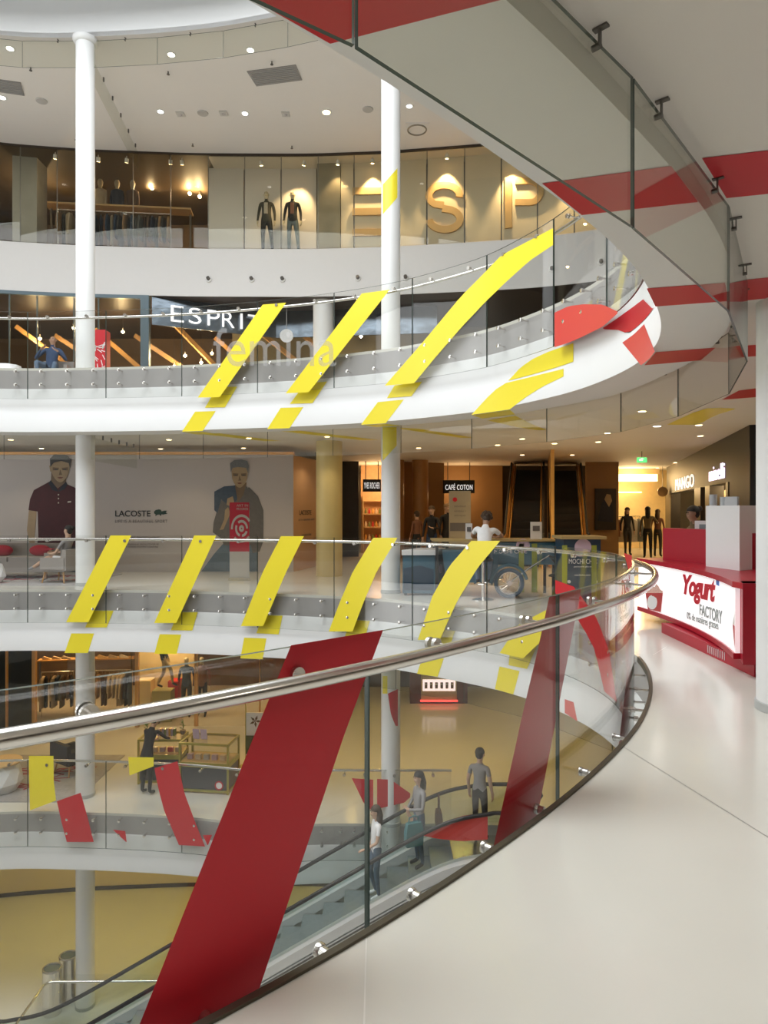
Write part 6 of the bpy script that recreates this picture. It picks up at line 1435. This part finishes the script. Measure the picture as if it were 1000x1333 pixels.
# woman bending over the display case
J = base_pose(); J = lean(J, .42); J['elR'] = (.26, .34, 1.2); J['wrR'] = (.2, .52, 1.12); J['paR'] = (.18, .58, 1.10); J['elL'] = (-.25, .3, 1.14); J['wrL'] = (-.18, .46, 1.06); J['paL'] = (-.16, .52, 1.05)
figure('person', 'person in black bending over the olive display case', 'person', (-5.22, 15.0, ZL + .001), -.35, J, {'skin': SK1, 'top': BLK, 'legs': BLK, 'shoe': SHOE}, 'long', ('short', HB), .98, female=True)
# riders on the descending escalator
def step(k): x = TX - .2 - k * .4; return x, ez(x) + .001
x, z = step(3); J = base_pose(); J['elL'] = (-.22, .05, 1.15); J['wrL'] = (-.2, .26, 1.05); J['paL'] = (-.19, .33, 1.04); J['knR'] = (.095, .10, .52)
figure('person', 'person with dark hair in a white T-shirt riding the escalator', 'person', (x, 12.45, z), PI / 2 + .3, J, {'skin': SK1, 'top': WT, 'legs': JEANS, 'shoe': WT}, 'short', ('long', HBR), .95, female=True)
x, z = step(1); J = base_pose(); J['elR'] = (.3, -.02, 1.16); J['wrR'] = (.3, .12, .95); J['elL'] = (-.24, .05, 1.15); J['wrL'] = (-.1, .24, 1.12); J['paL'] = (-.03, .27, 1.13)
figure('person', 'person with a teal bag and dark shoulder bag riding the escalator', 'person', (x, 12.7, z), PI / 2 + .4, J, {'skin': SK1, 'top': GRY, 'legs': JEANS, 'shoe': SHOE}, 'long', ('long', HB), 1.0, female=True)
def bag(loc, w, d, h, rz, m, label, strap):
    t = thing('shoulder_bag', label, 'bag', loc, rz); M = WM[t.name]; mb = MB(); rows = []
    for zz, f in ((0, .9), (.08, 1.0), (.6, 1.0), (1, .78)): rows.append([(w / 2 * f * sx, d / 2 * f * sy, h * zz) for sx, sy in ((-1, -1), (1, -1), (1, 1), (-1, 1), (-1, -1))])
    mb.ladder(rows); [mb.add(r[:4], [(0, 1, 2, 3)]) for r in (rows[0], rows[-1])]; mb.v = [tuple(M @ Vector(p)) for p in mb.v]; part(mb, 'bag_body', m, t)
    mb = MB().tube([(-w * .3, 0, h * .98), (-w * .25, 0, h + strap * .8), (0, 0, h + strap), (w * .25, 0, h + strap * .8), (w * .3, 0, h * .98)], .012, 6); mb.v = [tuple(M @ Vector(p)) for p in mb.v]; part(mb, 'strap', m, t)
bag((x - .12, 12.42, z + .52), .34, .12, .42, .4, TEAL, 'teal shopping bag held by the escalator rider', .12); bag((x + .36, 12.72, z + .72), .3, .12, .3, 1.6, GC[4], 'dark shoulder bag hanging behind the escalator rider', .3)
figure('person', 'person in dark clothes standing at the head of the escalator', 'person', (1.80, 12.85, ZL + .043), -.5, base_pose(), {'skin': SK1, 'top': GRY, 'legs': BLK, 'shoe': SHOE}, 'short', ('short', HB), .98)
# passers-by in the hall
J = base_pose(); J['elL'] = (-.25, .1, 1.15); J['wrL'] = (-.12, .28, 1.15); J['paL'] = (-.05, .3, 1.17)
figure('person', 'person in a dark coat walking beside the beige totem', 'person', (1.33, 19.0, .001), PI - .3, J, {'skin': SK1, 'top': BLK, 'legs': NVY, 'shoe': SHOE}, 'long', ('short', HBR), 1.0)
figure('person', 'tall person in a dark coat before the shirt shop', 'person', (1.78, 19.3, .001), PI + .5, base_pose(), {'skin': SK1, 'top': BLK, 'legs': BLK, 'shoe': SHOE}, 'long', ('short', GC[2]), 1.04)
figure('person', 'person in a brown coat before the brown shop column', 'person', (.98, 20.3, .001), .6, base_pose(), {'skin': SK1, 'top': GC[6], 'legs': BLK, 'shoe': SHOE}, 'long', ('short', HBR), .92, female=True)
J = base_pose(); J['knR'] = (.095, .12, .52); J['anR'] = (.1, .14, .1); J['toeR'] = (.11, .30, .05)
figure('person', 'person with long hair in a black top walking out of the bright shop', 'person', (8.87, 24.9, .001), PI - .1, J, {'skin': SK1, 'top': BLK, 'legs': GC[1], 'shoe': SHOE}, 'long', ('long', HBR), .99, female=True)
J = base_pose(); J['elR'] = (.32, .12, 1.24); J['wrR'] = (.34, .36, 1.2); J['paR'] = (.34, .43, 1.2)
figure('person', 'person in a camouflage jacket facing the bright shop', 'person', (9.0, 23.3, .001), -.3, J, {'skin': SK1, 'top': CAMO, 'legs': BLK, 'shoe': SHOE}, 'long', ('long', HB), 1.0, female=True)
figure('person', 'person in brown partly hidden behind the camouflage jacket', 'person', (9.62, 24.0, .001), -.6, base_pose(), {'skin': SK1, 'top': GC[6], 'legs': GC[1], 'shoe': SHOE}, 'long', ('long', HBR), .95, female=True)
figure('person', 'person with dark hair in khaki serving behind the yogurt kiosk', 'person', (4.82, 10.62, .001), PI / 2, base_pose(), {'skin': SK2, 'top': CAMO, 'legs': BLK, 'shoe': SHOE}, 'long', ('bun', HB), .97, female=True)
# mannequins
for px, top_, lg, lab in ((347, NVY, BLK, 'mannequin in a dark open jacket before the white display panel'), (381, BLK, JEANS, 'mannequin in a dark hooded jacket and pale jeans')):
    p = pat(px, 0, .42); J = base_pose(); J['knL'] = (-.14, .04, .5); J['anL'] = (-.17, 0, .085); J['toeL'] = (-.2, .16, .035)
    m_ = figure('mannequin', lab, 'mannequin', (p.x, p.y, 9.201), PI, J, {'skin': MQ, 'top': TX_('jacket_olive', (.045, .045, .035)) if px == 347 else BLK, 'legs': lg if px == 347 else TX_('pale_jeans', (.14, .18, .20)), 'shoe': SHOE}, 'long', None, 1.06, face=True)
    M = WM[m_.name] @ Matrix.Scale(1.06, 4)
    mb = MB().box((0, .108, 1.24), (.1, .03, .3)); mb.v = [tuple(M @ Vector(q)) for q in mb.v]; part(mb, 'shirt', GC[6] if px == 381 else GC[8], m_)
p = lat(213, 0, .7); J = base_pose(); J['knR'] = (.095, .25, .62); J['anR'] = (.1, .30, .2); J['toeR'] = (.11, .45, .14); J['knL'] = (-.095, -.02, .5); J['anL'] = (-.1, -.22, .1); J['toeL'] = (-.11, -.06, .04)
figure('mannequin', 'striding mannequin in tan trousers on the speckled plinth', 'mannequin', (p.x, p.y, PL1.z + .001), -PI / 2, J, {'skin': MQ, 'top': NVY, 'legs': GC[3], 'shoe': SHOE}, 'long', None, 1.0, face=False)
for px, tp_, lab in ((243, NVY, 'mannequin in a navy jacket in the lower shop window'), (263, GC[6], 'mannequin in a rust red jacket in the lower shop window')):
    p = lat(px, 0, 1.0); figure('mannequin', lab, 'mannequin', (p.x, p.y, ZL + .001), PI, base_pose(), {'skin': MQ, 'top': tp_, 'legs': GC[0], 'shoe': SHOE}, 'long', None, 1.04, face=False)
